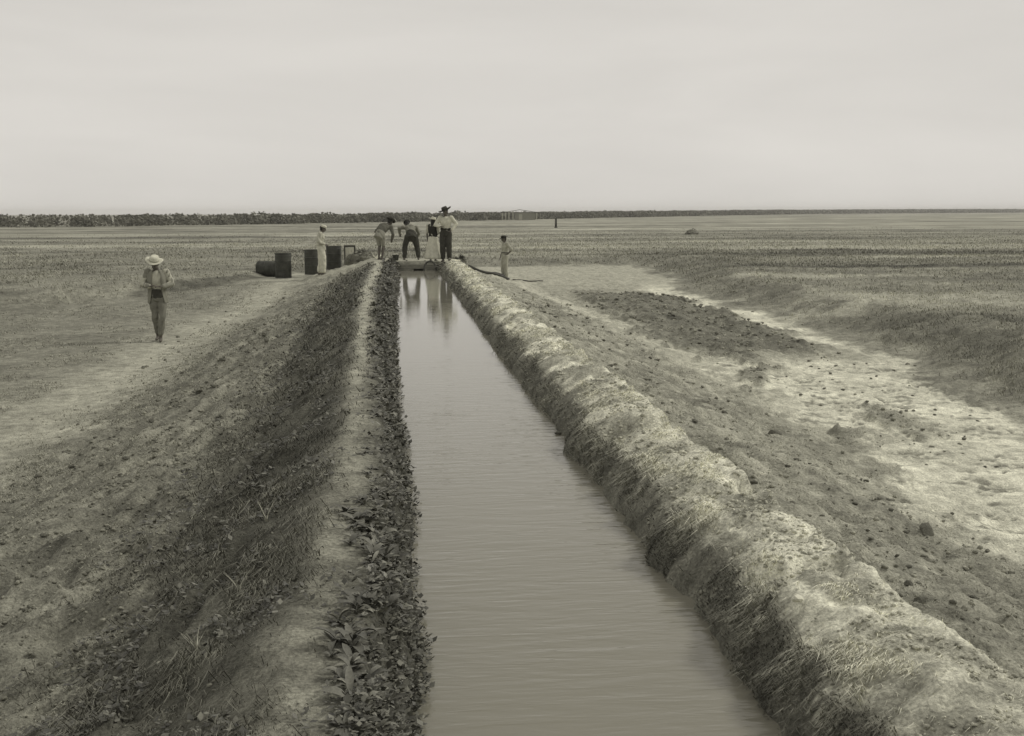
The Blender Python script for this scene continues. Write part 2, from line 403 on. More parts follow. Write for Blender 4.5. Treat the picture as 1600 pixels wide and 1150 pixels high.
# water: muddy body under a clear rippled surface
def water_mat():
    m = bpy.data.materials.new('muddy_water')
    m.use_nodes = True
    t = m.node_tree
    b = t.nodes['Principled BSDF']
    b.inputs['Base Color'].default_value = (0.215, 0.207, 0.165, 1)
    b.inputs['Roughness'].default_value = 0.03
    b.inputs['IOR'].default_value = 1.333
    b.inputs['Specular IOR Level'].default_value = 0.5
    co = t.nodes.new('ShaderNodeTexCoord')
    hs = []
    for sc, st, rot in (((2.6, 12, 1), 2.2, 0.10), ((6, 27, 1), 0.9, -0.16)):
        ma = t.nodes.new('ShaderNodeMapping')
        ma.inputs['Scale'].default_value = sc
        ma.inputs['Rotation'].default_value = (0, 0, rot)
        t.links.new(co.outputs['Object'], ma.inputs[0])
        n = t.nodes.new('ShaderNodeTexNoise')
        n.inputs['Scale'].default_value = 1.0
        n.inputs['Detail'].default_value = 2.5
        n.inputs['Distortion'].default_value = 0.5
        t.links.new(ma.outputs[0], n.inputs['Vector'])
        mm = t.nodes.new('ShaderNodeMath'); mm.operation = 'MULTIPLY'
        mm.inputs[1].default_value = st
        t.links.new(n.outputs['Fac'], mm.inputs[0])
        hs.append(mm.outputs[0])
    ad = t.nodes.new('ShaderNodeMath'); ad.operation = 'ADD'
    t.links.new(hs[0], ad.inputs[0]); t.links.new(hs[1], ad.inputs[1])
    # calm and riffled patches
    pn = t.nodes.new('ShaderNodeTexNoise')
    pn.inputs['Scale'].default_value = 0.55
    pn.inputs['Detail'].default_value = 2
    t.links.new(co.outputs['Object'], pn.inputs['Vector'])
    pr = t.nodes.new('ShaderNodeMapRange')
    pr.inputs['From Min'].default_value = 0.32
    pr.inputs['From Max'].default_value = 0.68
    pr.inputs['To Min'].default_value = 0.35
    pr.inputs['To Max'].default_value = 1.0
    t.links.new(pn.outputs['Fac'], pr.inputs['Value'])
    mu2 = t.nodes.new('ShaderNodeMath'); mu2.operation = 'MULTIPLY'
    t.links.new(ad.outputs[0], mu2.inputs[0]); t.links.new(pr.outputs[0], mu2.inputs[1])
    sp = t.nodes.new('ShaderNodeSeparateXYZ')       # breeze on the open reach, calm water towards the weir
    t.links.new(co.outputs['Object'], sp.inputs[0])
    br = t.nodes.new('ShaderNodeMapRange')
    br.interpolation_type = 'SMOOTHSTEP'
    br.inputs['From Min'].default_value = 4.0
    br.inputs['From Max'].default_value = 18.0
    br.inputs['To Min'].default_value = 0.75
    br.inputs['To Max'].default_value = 0.10
    t.links.new(sp.outputs['Y'], br.inputs['Value'])
    bu = t.nodes.new('ShaderNodeBump')
    t.links.new(br.outputs[0], bu.inputs['Strength'])
    bu.inputs['Distance'].default_value = 0.0065
    t.links.new(mu2.outputs[0], bu.inputs['Height'])
    t.links.new(bu.outputs[0], b.inputs['Normal'])
    return m
MT['water'] = water_mat()

# ------------------------------------------------------------------ mesh helpers
def link(o, parent=None):
    COL.objects.link(o)
    if parent is not None:
        o.parent = parent
    return o

def tag(o, label=None, cat=None, group=None, kind=None):
    if label: o['label'] = label
    if cat: o['category'] = cat
    if group: o['group'] = group
    if kind: o['kind'] = kind
    return o

def empty(name, loc=(0, 0, 0), rz=0.0):
    o = bpy.data.objects.new(name, None)
    o.empty_display_size = 0.1
    o.location = loc
    o.rotation_euler = (0, 0, rz)
    COL.objects.link(o)
    return o

def np_mesh(name, verts, faces, tone=None, smooth=False):
    """verts (n,3), faces (m,k) all of one size"""
    me = bpy.data.meshes.new(name)
    verts = np.asarray(verts, np.float32); faces = np.asarray(faces, np.int32)
    k = faces.shape[1]; m = len(faces)
    me.vertices.add(len(verts)); me.vertices.foreach_set('co', verts.ravel())
    me.loops.add(m * k); me.loops.foreach_set('vertex_index', faces.ravel())
    me.polygons.add(m)
    me.polygons.foreach_set('loop_start', np.arange(0, m * k, k, dtype=np.int32))
    me.polygons.foreach_set('loop_total', np.full(m, k, np.int32))
    if smooth:
        me.polygons.foreach_set('use_smooth', np.ones(m, bool))
    me.update(calc_edges=True)
    if tone is not None:
        a = me.attributes.new('tone', 'FLOAT', 'POINT')
        a.data.foreach_set('value', np.asarray(tone, np.float32))
    return me

def obj(name, me, material, parent=None):
    o = bpy.data.objects.new(name, me)
    if material is not None and not me.materials:
        me.materials.append(material)
    return link(o, parent)

def bm_obj(name, bm, material, parent=None, smooth=True):
    me = bpy.data.meshes.new(name)
    bmesh.ops.recalc_face_normals(bm, faces=bm.faces)
    bm.to_mesh(me); bm.free()
    if smooth:
        for p in me.polygons: p.use_smooth = True
    return obj(name, me, material, parent)

def copy_tree(o, parent=None):
    c = o.copy(); COL.objects.link(c)
    if parent is not None: c.parent = parent
    for ch in o.children: copy_tree(ch, c)
    return c

def H1(x, y):
    return float(height(np.array([x]), np.array([y]))[0])

# ------------------------------------------------------------------ ground sheet
def axis_x():
    xs = [0.8]
    x = 0.8
    while x < 2600:
        d = max(0, x - 9.2); x += 0.028 + 0.016 * min(max(0, x - 2.6), 1.2) + 0.034 * d; xs.append(x)
    x = 0.8
    left = []
    while x > -2600:
        d = max(0, -1.3 - x); x -= 0.028 + 0.022 * min(d, 8) + 0.034 * max(0, d - 8); left.append(x)
    return np.array(left[::-1] + xs)

def axis_y():
    ys = [3.2]; y = 3.2
    while y < 2700:
        s = min(0.00088 * y * y, (0.0088 if y > 20 else 0.0056) * y)
        if y > 75: s = 0.0088 * 75 + 0.045 * (y - 75)
        y += max(0.011, s); ys.append(y)
    y = 3.2; b = []
    while y > -60:
        y -= 0.03 + 0.10 * (3.2 - y); b.append(y)
    return np.array(b[::-1] + ys)

ax, ay = axis_x(), axis_y()
GX, GY = np.meshgrid(ax, ay)
GZ = height(GX, GY)
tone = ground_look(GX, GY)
nx, ny = len(ax), len(ay)
idx = np.arange(nx * ny).reshape(ny, nx)
fq = np.stack([idx[:-1, :-1], idx[:-1, 1:], idx[1:, 1:], idx[1:, :-1]], -1).reshape(-1, 4)
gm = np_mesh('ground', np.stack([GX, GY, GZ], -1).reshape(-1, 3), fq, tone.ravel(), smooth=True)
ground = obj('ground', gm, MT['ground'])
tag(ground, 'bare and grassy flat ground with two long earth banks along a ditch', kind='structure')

# water surface: a thin body lying in the ditch
WZ = 0.69
wy = np.concatenate([[-55.0], np.arange(-6, 39.6, 0.6)])
wv = []; wf = []
for i, y in enumerate(wy):
    wv += [(-0.35, y, WZ), (2.0, y, WZ)]
    if i: wf.append((2 * i - 2, 2 * i - 1, 2 * i + 1, 2 * i))
water = obj('water', np_mesh('water', wv, wf), MT['water'])
tag(water, 'still muddy water filling the straight open ditch', kind='structure')

# ------------------------------------------------------------------ scattering
def scatter(n, x0, x1, y0, y1, pw=1.6, edge=1.0):
    """random ground points, denser near the camera like 1/y^pw"""
    a = 1 - pw
    r = rng.random(n)
    y = (r * (y1 ** a - y0 ** a) + y0 ** a) ** (1 / a) if abs(a) > 1e-6 else y0 * (y1 / y0) ** r
    lo = np.maximum(x0, -0.416 * y - 2.2); hi = np.maximum(np.minimum(x1, 0.624 * y + 2.2), lo)
    x = lo + (hi - lo) * rng.random(n)
    return x, y

def in_view(x, y):
    px = x - 0.104 * y
    return np.abs(px) < 0.52 * y + 2.2

def blades(name, x, y, length, width, lean_dir, lean, tone, label, jitter=0.8, z=None):
    """one object of separate grass blades, each a bent two-piece strip"""
    n = len(x)
    zz = height(x, y) if z is None else z
    ang = rng.random(n) * 2 * math.pi
    tx = lean_dir[0] * lean + jitter * np.cos(ang) * 0.6
    ty = lean_dir[1] * lean + jitter * np.sin(ang) * 0.6
    L_ = length * (0.55 + 0.9 * rng.random(n))
    wdt = width * (0.6 + 0.8 * rng.random(n))
    side = rng.random(n) * math.pi
    sx = np.cos(side) * wdt; sy = np.sin(side) * wdt
    base = np.stack([x, y, zz - 0.012], -1)
    mid = base + np.stack([tx * L_ * 0.35, ty * L_ * 0.35, L_ * 0.62], -1)
    tipz = L_ * (0.95 - 0.5 * np.clip(np.hypot(tx, ty), 0, 1.6))
    tip = base + np.stack([tx * L_, ty * L_, tipz], -1)
    sv = np.stack([sx, sy, np.zeros(n)], -1)
    V = np.stack([base - sv, base + sv, mid + sv * 0.7, mid - sv * 0.7, tip], 1).reshape(-1, 3)
    i = np.arange(n)[:, None] * 5
    T = np.concatenate([i + [0, 1, 2], i + [0, 2, 3], i + [3, 2, 4]], 0)
    tn = np.repeat(1.2 * tone * (0.7 + 0.6 * rng.random(n)), 5)
    o = obj(name, np_mesh(name, V, T, tn, smooth=False), MT['grass'])
    tag(o, label, 'grass', kind='stuff')
    return o

def kd(y):
    return np.clip(y, 3.5, 40)

# left bank, outer slope: dark matted grass combed along the slope
x, y = scatter(150000, -2.6, -0.3, 3.0, 39, 1.75)
R = regions(x, y)
pathy = np.exp(-((R['u'] + 0.37) / (0.13 + 0.04 * S((7 - y) / 3) + 0.07 * S((y - 15) / 15))) ** 2)
keep = in_view(x, y) & (rng.random(len(x)) < S((R['u'] + 2.1 - 0.35 * R['warp']) / 0.7) * (1 - 0.88 * pathy))
x, y = x[keep], y[keep]
clump = fbm((x - 0.15 * y) / 0.12, y / 1.2, 3, 131)
k2 = rng.random(len(x)) < 0.08 + 0.72 * S((fbm(x / 0.3, y / 0.5, 4, 133, 0.6) - 0.43) / 0.14)
x, y, clump = x[k2], y[k2], clump[k2]
blades('grass', x, y, (0.020 + 0.0010 * kd(y) + 0.05 * clump ** 2) * (1 + 1.3 * (rng.random(len(x)) > 0.94)), 0.0011 + 0.00026 * kd(y), (-0.45, -0.9), 1.1, 0.04 + 0.20 * clump ** 1.5, 'dark matted grass covering the outer slope of the left bank', 1.0)
# lower left slope: sparse short dry grass among clods
x, y = scatter(60000, -4.6, -1.3, 3.2, 36, 1.6)
R = regions(x, y)
keep = in_view(x, y) & (fbm(x / 0.5, y / 0.8, 3, 137) > 0.47)
x, y = x[keep], y[keep]
blades('grass', x, y, 0.022 + 0.0008 * kd(y), 0.0011 + 0.00026 * kd(y), (-0.5, -0.8), 0.9, 0.17 + 0.20 * rng.random(len(x)), 'thin dry grass among clods on the lower left slope', 1.2)
# right bank crest: pale dry straw grass
x, y = scatter(190000, 1.5, 2.5, 3.0, 39, 1.7)
R = regions(x, y)
keep = in_view(x, y) & (rng.random(len(x)) < S((R['u'] - 1.60) / 0.14) * S((2.26 - R['u']) / 0.1) * (0.02 + 0.75 * S((fbm(x / 0.25, y / 0.4, 4, 141, 0.6) - 0.50) / 0.12)))
x, y = x[keep], y[keep]; u = R['u'][keep]
edge = S((1.80 - u) / 0.16)
blades('grass', x, y, 0.022 + 0.0008 * kd(y) + 0.045 * edge * rng.random(len(x)), 0.0010 + 0.00022 * kd(y), (-0.9, -0.45), 1.0, lerp(0.62, 0.40, edge) + 0.22 * (rng.random(len(x)) - 0.5), 'pale dry straw grass lying on the crest of the right bank', 1.1)
# right bank, inner slope: dark grass hanging to the water
x, y = scatter(90000, 1.25, 1.85, 3.0, 39, 1.7)
R = regions(x, y)
keep = in_view(x, y) & (rng.random(len(x)) < S((R['u'] - 1.42) / 0.05) * S((1.68 - R['u']) / 0.06) * (0.06 + 0.60 * S((fbm(x / 0.2, y / 0.35, 3, 145) - 0.46) / 0.1)) * (0.4 + 0.6 * S((14 - y) / 6)))
x, y = x[keep], y[keep]
cl = fbm(x / 0.12, y / 0.22, 3, 143)
blades('grass', x, y, 0.022 + 0.0007 * kd(y) + 0.05 * cl ** 2, 0.0011 + 0.00024 * kd(y), (-1.0, -0.4), 1.1, 0.08 + 0.5 * cl ** 2.5, 'dark grass hanging over the inner side of the right bank', 0.8)
# terrace right of the bank: patchy low weeds
x, y = scatter(70000, 2.2, 6.4, 3.2, 36, 1.6)
R = regions(x, y)
keep = in_view(x, y) & (fbm(x / 0.5, y / 0.5, 3, 147) > 0.5) & (clay_mask(x, y, R) < 0.35) & (track_right(x, y) < 0.4)
x, y = x[keep], y[keep]
blades('grass', x, y, 0.018 + 0.0007 * kd(y), 0.0011 + 0.00026 * kd(y), (0.2, -0.5), 0.7, 0.18 + 0.24 * rng.random(len(x)), 'sparse low weeds on the dark terrace right of the bank', 1.3)
# right scarp and the field beyond it
x, y = scatter(140000, 5.5, 90, 7, 150, 1.3)
R = regions(x, y)
keep = in_view(x, y) & (rng.random(len(x)) < S((R['pr'] - 0.06) / 0.3) * (0.3 + 0.7 * S((fbm(x / 0.9, y / 1.6, 3, 151) - 0.4) / 0.2))) & (rng.random(len(x)) < S((135 - y) / 80))
x, y = x[keep], y[keep]
blades('grass', x, y, 0.05 + 0.0016 * np.clip(y, 3, 60), 0.0010 + 0.00022 * np.clip(y, 3, 80), (-0.7, -0.5), 1.3, ground_look(x, y) * 1.1, 'dry grass on the field and scarp right of the mud flat', 1.2)
# left field
x, y = scatter(80000, -80, 3.5, 25, 150, 1.2)
R = regions(x, y)
keep = in_view(x, y) & (rng.random(len(x)) < S((R['pl'] - 0.08) / 0.3) * (0.2 + 0.8 * S((fbm(x / 1.6, y / 2.4, 3, 157) - 0.42) / 0.2))) & (rng.random(len(x)) < S((135 - y) / 80))
x, y = x[keep], y[keep]
blades('grass', x, y, 0.045 + 0.0013 * np.clip(y, 3, 60), 0.0012 + 0.00028 * np.clip(y, 3, 80), (-0.4, -0.6), 1.4, ground_look(x, y) * 1.1, 'dry grass on the field left of the ditch', 1.3)
# field behind the ditch end and pit backs on the right
x, y = scatter(40000, -6, 80, 46, 170, 1.2)
R = regions(x, y)
keep = in_view(x, y) & (R['plain'] > 0.15) & (rng.random(len(x)) < S((175 - y) / 100))
x, y = x[keep], y[keep]
blades('grass', x, y, 0.08 + 0.07 * rng.random(len(x)), 0.0012 + 0.00028 * np.clip(y, 3, 80), (-0.3, -0.5), 1.5, ground_look(x, y) * 1.1, 'rough grass on the open field beyond the ditch end', 1.2)
# thin weeds on the left pit floor
x, y = scatter(60000, -18, -3.4, 10, 40, 1.3)
R = regions(x, y)
keep = in_view(x, y) & (R['pl'] < 0.3) & (track_left(x, y) < 0.5) & (fbm(x / 0.7, y / 0.9, 3, 163) > 0.48)
x, y = x[keep], y[keep]
blades('grass', x, y, 0.03 + 0.0006 * y, 0.0011 + 0.00026 * kd(y), (-0.3, -0.5), 0.8, 0.16 + 0.18 * rng.random(len(x)), 'thin weeds on the hollow ground left of the bank', 1.3)

# ------------------------------------------------------------------ clods
def lump_mesh(name, seed, sub=2):
    bm = bmesh.new()
    bmesh.ops.create_icosphere(bm, subdivisions=sub, radius=1.0)
    r = random.Random(seed)
    ks = [(Vector((r.uniform(-1, 1), r.uniform(-1, 1), r.uniform(-1, 1))).normalized(), r.uniform(0.35, 0.8)) for _ in range(9)]
    for v in bm.verts:
        d = v.co.normalized(); rad = 1.0 + 0.12 * r.uniform(-1, 1)
        for k, h in ks:
            c = d.dot(k)
            if c > h * 0.4: rad = min(rad, h / max(c, 0.2))
        v.co = d * rad
        v.co.z *= 0.68
    me = bpy.data.meshes.new(name)
    bm.to_mesh(me); bm.free()
    return me

# many small ones: one object of loose soil per side
def small_clods(name, x, y, size, tone, label):
    proto = [lump_mesh('p', 300 + k, 1) for k in range(5)]
    V = []; T = []; C = []; off = 0
    zz = height(x, y)
    data = []
    for p in proto:
        v = np.zeros(len(p.vertices) * 3, np.float32); p.vertices.foreach_get('co', v)
        t = np.array([q.vertices[:] for q in p.polygons]); data.append((v.reshape(-1, 3), t))
    for p in proto: bpy.data.meshes.remove(p)
    for i in range(len(x)):
        v, t = data[i % 5]
        a = rng.random() * 6.28; c, s = math.cos(a), math.sin(a)
        sc = size[i] * np.array([1, 0.6 + 0.5 * rng.random(), 0.7 + 0.4 * rng.random()])
        w = v * sc
        w = np.stack([w[:, 0] * c - w[:, 1] * s, w[:, 0] * s + w[:, 1] * c, w[:, 2]], -1) + [x[i], y[i], zz[i] + 0.15 * size[i]]
        V.append(w); T.append(t + off); off += len(v); C.append(np.full(len(v), tone[i]))
    o = obj(name, np_mesh(name, np.concatenate(V), np.concatenate(T), np.concatenate(C)), MT['ground'])
    tag(o, label, 'soil', kind='stuff')

x, y = scatter(30000, -4.8, -0.7, 3.5, 36, 1.45)
R = regions(x, y)
k = in_view(x, y) & (rng.random(len(x)) < clod_mask(x, y, R) * 2.2 + 0.05)
x, y = x[k], y[k]
small_clods('clods', x, y, (0.007 + 0.0009 * y) * (0.6 + rng.random(len(x)) ** 3 * 1.7), 0.17 + 0.16 * rng.random(len(x)), 'loose broken soil on the left slope')
x, y = scatter(19000, 2.25, 9.6, 3.5, 37, 1.25)
R = regions(x, y)
k = in_view(x, y) & (rng.random(len(x)) < np.clip(clod_mask(x, y, R) * 0.9, 0.0, 1) + 0.03 * clay_mask(x, y, R))
x, y = x[k], y[k]
small_clods('clods', x, y, (0.008 + 0.0010 * y) * (0.6 + rng.random(len(x)) ** 3 * 1.7), 0.17 + 0.26 * rng.random(len(x)), 'loose broken soil on the right terrace and flat')

x, y = scatter(11000, 1.5, 2.35, 3.2, 38, 1.6)
R = regions(x, y)
k = (R['u'] > 1.46) & (R['u'] < 2.24) & (fbm(x / 0.3, y / 0.4, 3, 149) > 0.47)
x, y = x[k], y[k]; u = R['u'][k]
small_clods('clods', x, y, (0.005 + 0.0007 * y) * (0.6 + rng.random(len(x)) ** 3 * 2.2), np.where(u < 1.66, 0.14, 0.44) + 0.2 * rng.random(len(x)), 'crumbled dry soil on the right bank')

LUMPS = [lump_mesh('clod', s, 2) for s in range(40, 48)]
for me in LUMPS: me.materials.append(MT['clod'])

def clod_at(x, y, s, label, group=None, sink=0.25, name='clod'):
    o = bpy.data.objects.new(name, random.choice(LUMPS))
    o.location = (x, y, H1(x, y) + s * (0.68 - 2 * 0.68 * sink) * 0.6)
    o.rotation_euler = (random.uniform(-0.25, 0.25), random.uniform(-0.25, 0.25), random.uniform(0, 6.28))
    o.scale = (s, s * random.uniform(0.65, 1.0), s * random.uniform(0.6, 0.95))
    link(o)
    tag(o, label, 'clod', group)
    return o

# singled out clods
w_ = clod_at(1.43, 9.85, 0.05, 'round dark clod sitting in the water at the foot of the right bank')
w_.location.z = WZ + 0.012
clod_at(3.72, 7.30, 0.10, 'largest dark clod by the lower right edge, on the terrace')
clod_at(4.10, 11.6, 0.10, 'dark clod lying alone at the near edge of the cracked pale mud')
clod_at(2.55, 5.05, 0.06, 'dark clod close under the outer edge of the right bank')
for g, lab, n, (x0, x1, y0, y1), cond in (
        ('clods on the dug patch', 'dark clod lying among others on the dug patch beside the pale mud', 90, (5.4, 8.8, 20, 36), 'dug'),
        ('clods on the right terrace', 'brown clod half sunk in the terrace beside the right bank', 60, (2.5, 5.0, 5, 26), 'ter'),
        ('clods on the pale mud flat', 'small dark clod loose on the pale mud flat', 40, (5.6, 9.0, 10.5, 21), 'clay'),
        ('clods on the left slope', 'grey clod half buried in the lower left slope', 80, (-3.9, -1.6, 5.5, 26), 'lef')):
    c = 0; tries = 0
    while c < n and tries < 4000:
        tries += 1
        x = random.uniform(x0, x1); y = y0 * (y1 / y0) ** random.random()
        a, b = np.array([x]), np.array([y])
        R = regions(a, b)
        if not in_view(a, b)[0]: continue
        cm = float(clod_mask(a, b, R)[0]); ck = float(clay_mask(a, b, R)[0])
        if cond == 'clay' and ck < 0.7: continue
        if cond in ('ter', 'lef') and (cm < 0.12 or ck > 0.2): continue
        if cond == 'dug' and cm < 0.4: continue
        s = (0.016 + 0.0018 * y) * random.uniform(0.7, 1.5)
        if cond == 'clay': s *= 0.7
        clod_at(x, y, s, lab, g)
        c += 1
ps = lump_mesh('pale_stone', 77, 2); ps.materials.append(MT['stone'])
st = bpy.data.objects.new('pale_stone', ps); link(st)
st.scale = (0.042, 0.026, 0.028); st.location = (1.70, 4.47, H1(1.70, 4.47) + 0.055); st.rotation_euler = (0.1, 0.1, 0.3)
tag(st, 'small whitish stone near the bottom of the right bank', 'stone')

# ------------------------------------------------------------------ leafy plants on the left inner bank
def leaf_mesh(name, seed, n=5):
    r = random.Random(seed)
    prof = [0.10, 0.55, 0.95, 1.0, 0.72, 0.05]
    wid = r.uniform(0.10, 0.23); curl = r.uniform(0.25, 0.95); lift = r.uniform(0.55, 1.1)
    V = []; T = []
    a = lift; px = pz = 0.0
    for i, p in enumerate(prof):
        if i:
            px += math.cos(a) / 5; pz += math.sin(a) / 5; a -= curl / 5 * 2
        w = wid * p
        V += [(px, -w, pz + w * 0.35), (px, 0, pz), (px, w, pz + w * 0.35)]
        if i:
            b = 3 * i
            T += [(b - 3, b - 2, b + 1, b), (b - 2, b - 1, b + 2, b + 1)]
    return np.array(V), np.array(T)

LEAVES = []
for s in range(12):
    v, t = leaf_mesh('leaf', 500 + s)
    me = np_mesh('leaf', v, t, np.full(len(v), 0.085 + 0.016 * (s % 6) + (0.09 if s in (3, 9) else 0)), smooth=True)
    me.materials.append(MT['leaf'])
    LEAVES.append((me, v, t))

def plant_whole(seed):
    r = random.Random(seed)
    V = []; T = []; C = []; off = 0
    for k in range(9):
        _, v, t = LEAVES[r.randrange(12)]
        s = r.uniform(0.6, 1.1); a = k * 2.4 + r.uniform(-0.4, 0.4)
        c, sn = math.cos(a), math.sin(a)
        w = v * s
        w = np.stack([w[:, 0] * c - w[:, 1] * sn, w[:, 0] * sn + w[:, 1] * c, w[:, 2]], -1)
        V.append(w); T.append(t + off); off += len(v); C.append(np.full(len(v), r.uniform(0.08, 0.19)))
    me = np_mesh('leafy_plant', np.concatenate(V), np.concatenate(T), np.concatenate(C), smooth=True)
    me.materials.append(MT['leaf'])
    return me
WHOLE = [plant_whole(s) for s in range(8)]
PL = 'dark broad-leaved plant crowded with others between the left path and the water'
PG = 'broad-leaved plants on the left inner bank'
stem_bm = bmesh.new()
bmesh.ops.create_cone(stem_bm, cap_ends=True, segments=6, radius1=0.12, radius2=0.07, depth=0.3)
for v in stem_bm.verts: v.co.z += 0.1
stem_me = bpy.data.meshes.new('stem'); stem_bm.to_mesh(stem_me); stem_bm.free(); stem_me.materials.append(MT['twig_dark'])
cnt = 0
spots = []
tries = 0
while len(spots) < 290 and tries < 20000:
    tries += 1
    y = 3.3 * (30 / 3.3) ** random.random()
    sh = -0.28 * float(S((y - 9) / 15))
    x = random.triangular(-0.31 + sh * 0.7, 0.02, -0.12 + sh * 0.4)
    if float(fbm(np.array([x / 0.15]), np.array([y / 0.45]), 3, 177)[0]) < 0.44: continue
    if y < 9 and x < -0.05 and random.random() < 0.25: x -= random.uniform(0, 0.06)
    md = 0.028 + 0.005 * y
    if all((x - a) ** 2 + (y - b) ** 2 > md * md for a, b in spots): spots.append((x, y))
spots.sort(key=lambda p: p[1])
for i, (x, y) in enumerate(spots):
    x += float(ditch_off(y))
    s = random.uniform(0.05, 0.10) * (1.0 + 0.018 * y)
    if x > -0.03: s *= 0.65
    s *= random.uniform(0.55, 1.2)
    if i < 80:
        e = empty('leafy_plant', (x, y, H1(x, y) - 0.005), random.uniform(0, 6.28))
        e.scale = (s, s, s)
        tag(e, PL, 'plant', PG)
        link(bpy.data.objects.new('stem', stem_me), e)
        n = random.randint(7, 9)
        for k in range(n):
            l = bpy.data.objects.new('leaf', random.choice(LEAVES)[0])
            link(l, e)
            q = random.uniform(0.65, 1.25)
            l.scale = (q, q * random.uniform(0.8, 1.15), q)
            l.rotation_euler = (random.uniform(-0.3, 0.3), random.uniform(-0.35, 0.25), k * 2.4 + random.uniform(-0.5, 0.5))
            l.location = (0, 0, random.uniform(0, 0.25))
    else:
        o = bpy.data.objects.new('leafy_plant', random.choice(WHOLE)); link(o)
        o.location = (x, y, H1(x, y) - 0.005); o.scale = (s, s, s * random.uniform(0.8, 1.2))
        o.rotation_euler = (random.uniform(-0.2, 0.2), random.uniform(-0.2, 0.2), random.uniform(0, 6.28))
        tag(o, PL, 'plant', PG)

# the low mass of small leaves that clothes the rest of that slope down to the water
x, y = scatter(60000, -0.62, 0.22, 3.0, 39.2, 1.6)
R = regions(x, y)
k = (rng.random(len(x)) < S((R['u'] + 0.23 + 0.16 * (fbm(y / 0.35, x, 3, 171) - 0.5)) / 0.12) * S((0.065 + 0.10 * (fbm(y / 0.2, x * 0, 3, 173) - 0.5) - R['u']) / 0.03) * (0.25 + 0.75 * S((fbm(x / 0.12, y / 0.2, 3, 175) - 0.42) / 0.12)))
x, y = x[k], y[k]
n = len(x)
sz = (0.009 + 0.0009 * np.clip(y, 3, 40)) * (0.5 + 1.5 * rng.random(n) ** 2)
zz = np.maximum(height(x, y), WZ + 0.01) + 0.01 + rng.random(n) * (0.05 + 0.001 * y)
a = rng.random(n) * 6.28; til = rng.random(n) * 1.2 - 0.2
dx = np.stack([np.cos(a) * np.cos(til), np.sin(a) * np.cos(til), np.sin(til)], -1) * sz[:, None] * 1.5
dy = np.stack([-np.sin(a), np.cos(a), 0.4 * (rng.random(n) - 0.5)], -1) * sz[:, None] * 0.62
c0 = np.stack([x, y, zz], -1)
V = np.stack([c0 - dx * 0.2, c0 + dx * 0.4 - dy, c0 + dx, c0 + dx * 0.4 + dy], 1).reshape(-1, 3)
T = np.arange(n)[:, None] * 4 + np.array([0, 1, 2, 3])
o = obj('foliage', np_mesh('foliage', V, T, np.repeat(0.07 + 0.16 * rng.random(n) ** 2, 4)), MT['leaf'])
tag(o, 'dense small leaves clothing the left inner bank down to the water', 'foliage', kind='stuff')

x, y = scatter(26000, -2.2, -0.2, 3.0, 36, 1.7)
R = regions(x, y)
k = (R['u'] > -1.9) & (R['u'] < -0.22) & (fbm(x / 0.25, y / 0.4, 3, 179) > 0.50) & (rng.random(len(x)) > 0.85 * np.exp(-((R['u'] + 0.40) / 0.1) ** 2))
x, y = x[k], y[k]; n = len(x)
sz = (0.008 + 0.0008 * np.clip(y, 3, 40)) * (0.5 + 1.6 * rng.random(n) ** 2)
zz = height(x, y) + 0.008 + rng.random(n) * 0.02
a = rng.random(n) * 6.28; til = rng.random(n) * 1.0 - 0.2
dx = np.stack([np.cos(a) * np.cos(til), np.sin(a) * np.cos(til), np.sin(til)], -1) * sz[:, None] * 1.5
dy = np.stack([-np.sin(a), np.cos(a), 0.4 * (rng.random(n) - 0.5)], -1) * sz[:, None] * 0.6
c0 = np.stack([x, y, zz], -1)
V = np.stack([c0 - dx * 0.2, c0 + dx * 0.4 - dy, c0 + dx, c0 + dx * 0.4 + dy], 1).reshape(-1, 3)
o = obj('foliage', np_mesh('foliage', V, np.arange(n)[:, None] * 4 + np.array([0, 1, 2, 3]), np.repeat(0.05 + 0.15 * rng.random(n) ** 2, 4)), MT['leaf'])
tag(o, 'small low weeds among the grass on the left slope and path edges', 'weeds', kind='stuff')

# pale forked sprigs on the left slope
def sprig(x, y, h, label, seed):
    r = random.Random(seed)
    e = empty('dry_sprig', (x, y, H1(x, y)), r.uniform(0, 6))
    tag(e, label, 'dry plant', 'pale forked sprigs on the left slope')
    for k in range(4):
        bm = bmesh.new()
        a = k * 1.7 + r.uniform(-0.3, 0.3); sp = r.uniform(0.35, 0.8); prev = None
        for j in range(5):
            t = j / 4
            c = Vector((math.cos(a) * sp * t ** 1.4 * h, math.sin(a) * sp * t ** 1.4 * h, h * t * (1 - 0.25 * t * sp)))
            w = h * 0.045 * (1 - t) + h * 0.006
            pv = [bm.verts.new(c + Vector((-math.sin(a) * w, math.cos(a) * w, 0))), bm.verts.new(c + Vector((math.cos(a) * w * 0.4, math.sin(a) * w * 0.4, w * 0.6))), bm.verts.new(c - Vector((-math.sin(a) * w, math.cos(a) * w, 0)))]
            if prev:
                for q in range(3):
                    bm.faces.new((prev[q], prev[(q + 1) % 3], pv[(q + 1) % 3], pv[q]))
            prev = pv
        bm_obj('blade', bm, MT['straw_dull'], e)
sprig(-0.80, 6.49, 0.13, 'pale forked sprig midway up the dark left slope', 1)
sprig(-0.79, 5.27, 0.11, 'pale forked sprig on the left slope, between two others', 2)
sprig(-0.87, 4.57, 0.11, 'pale forked sprig on the left slope, closest to the viewer', 3)

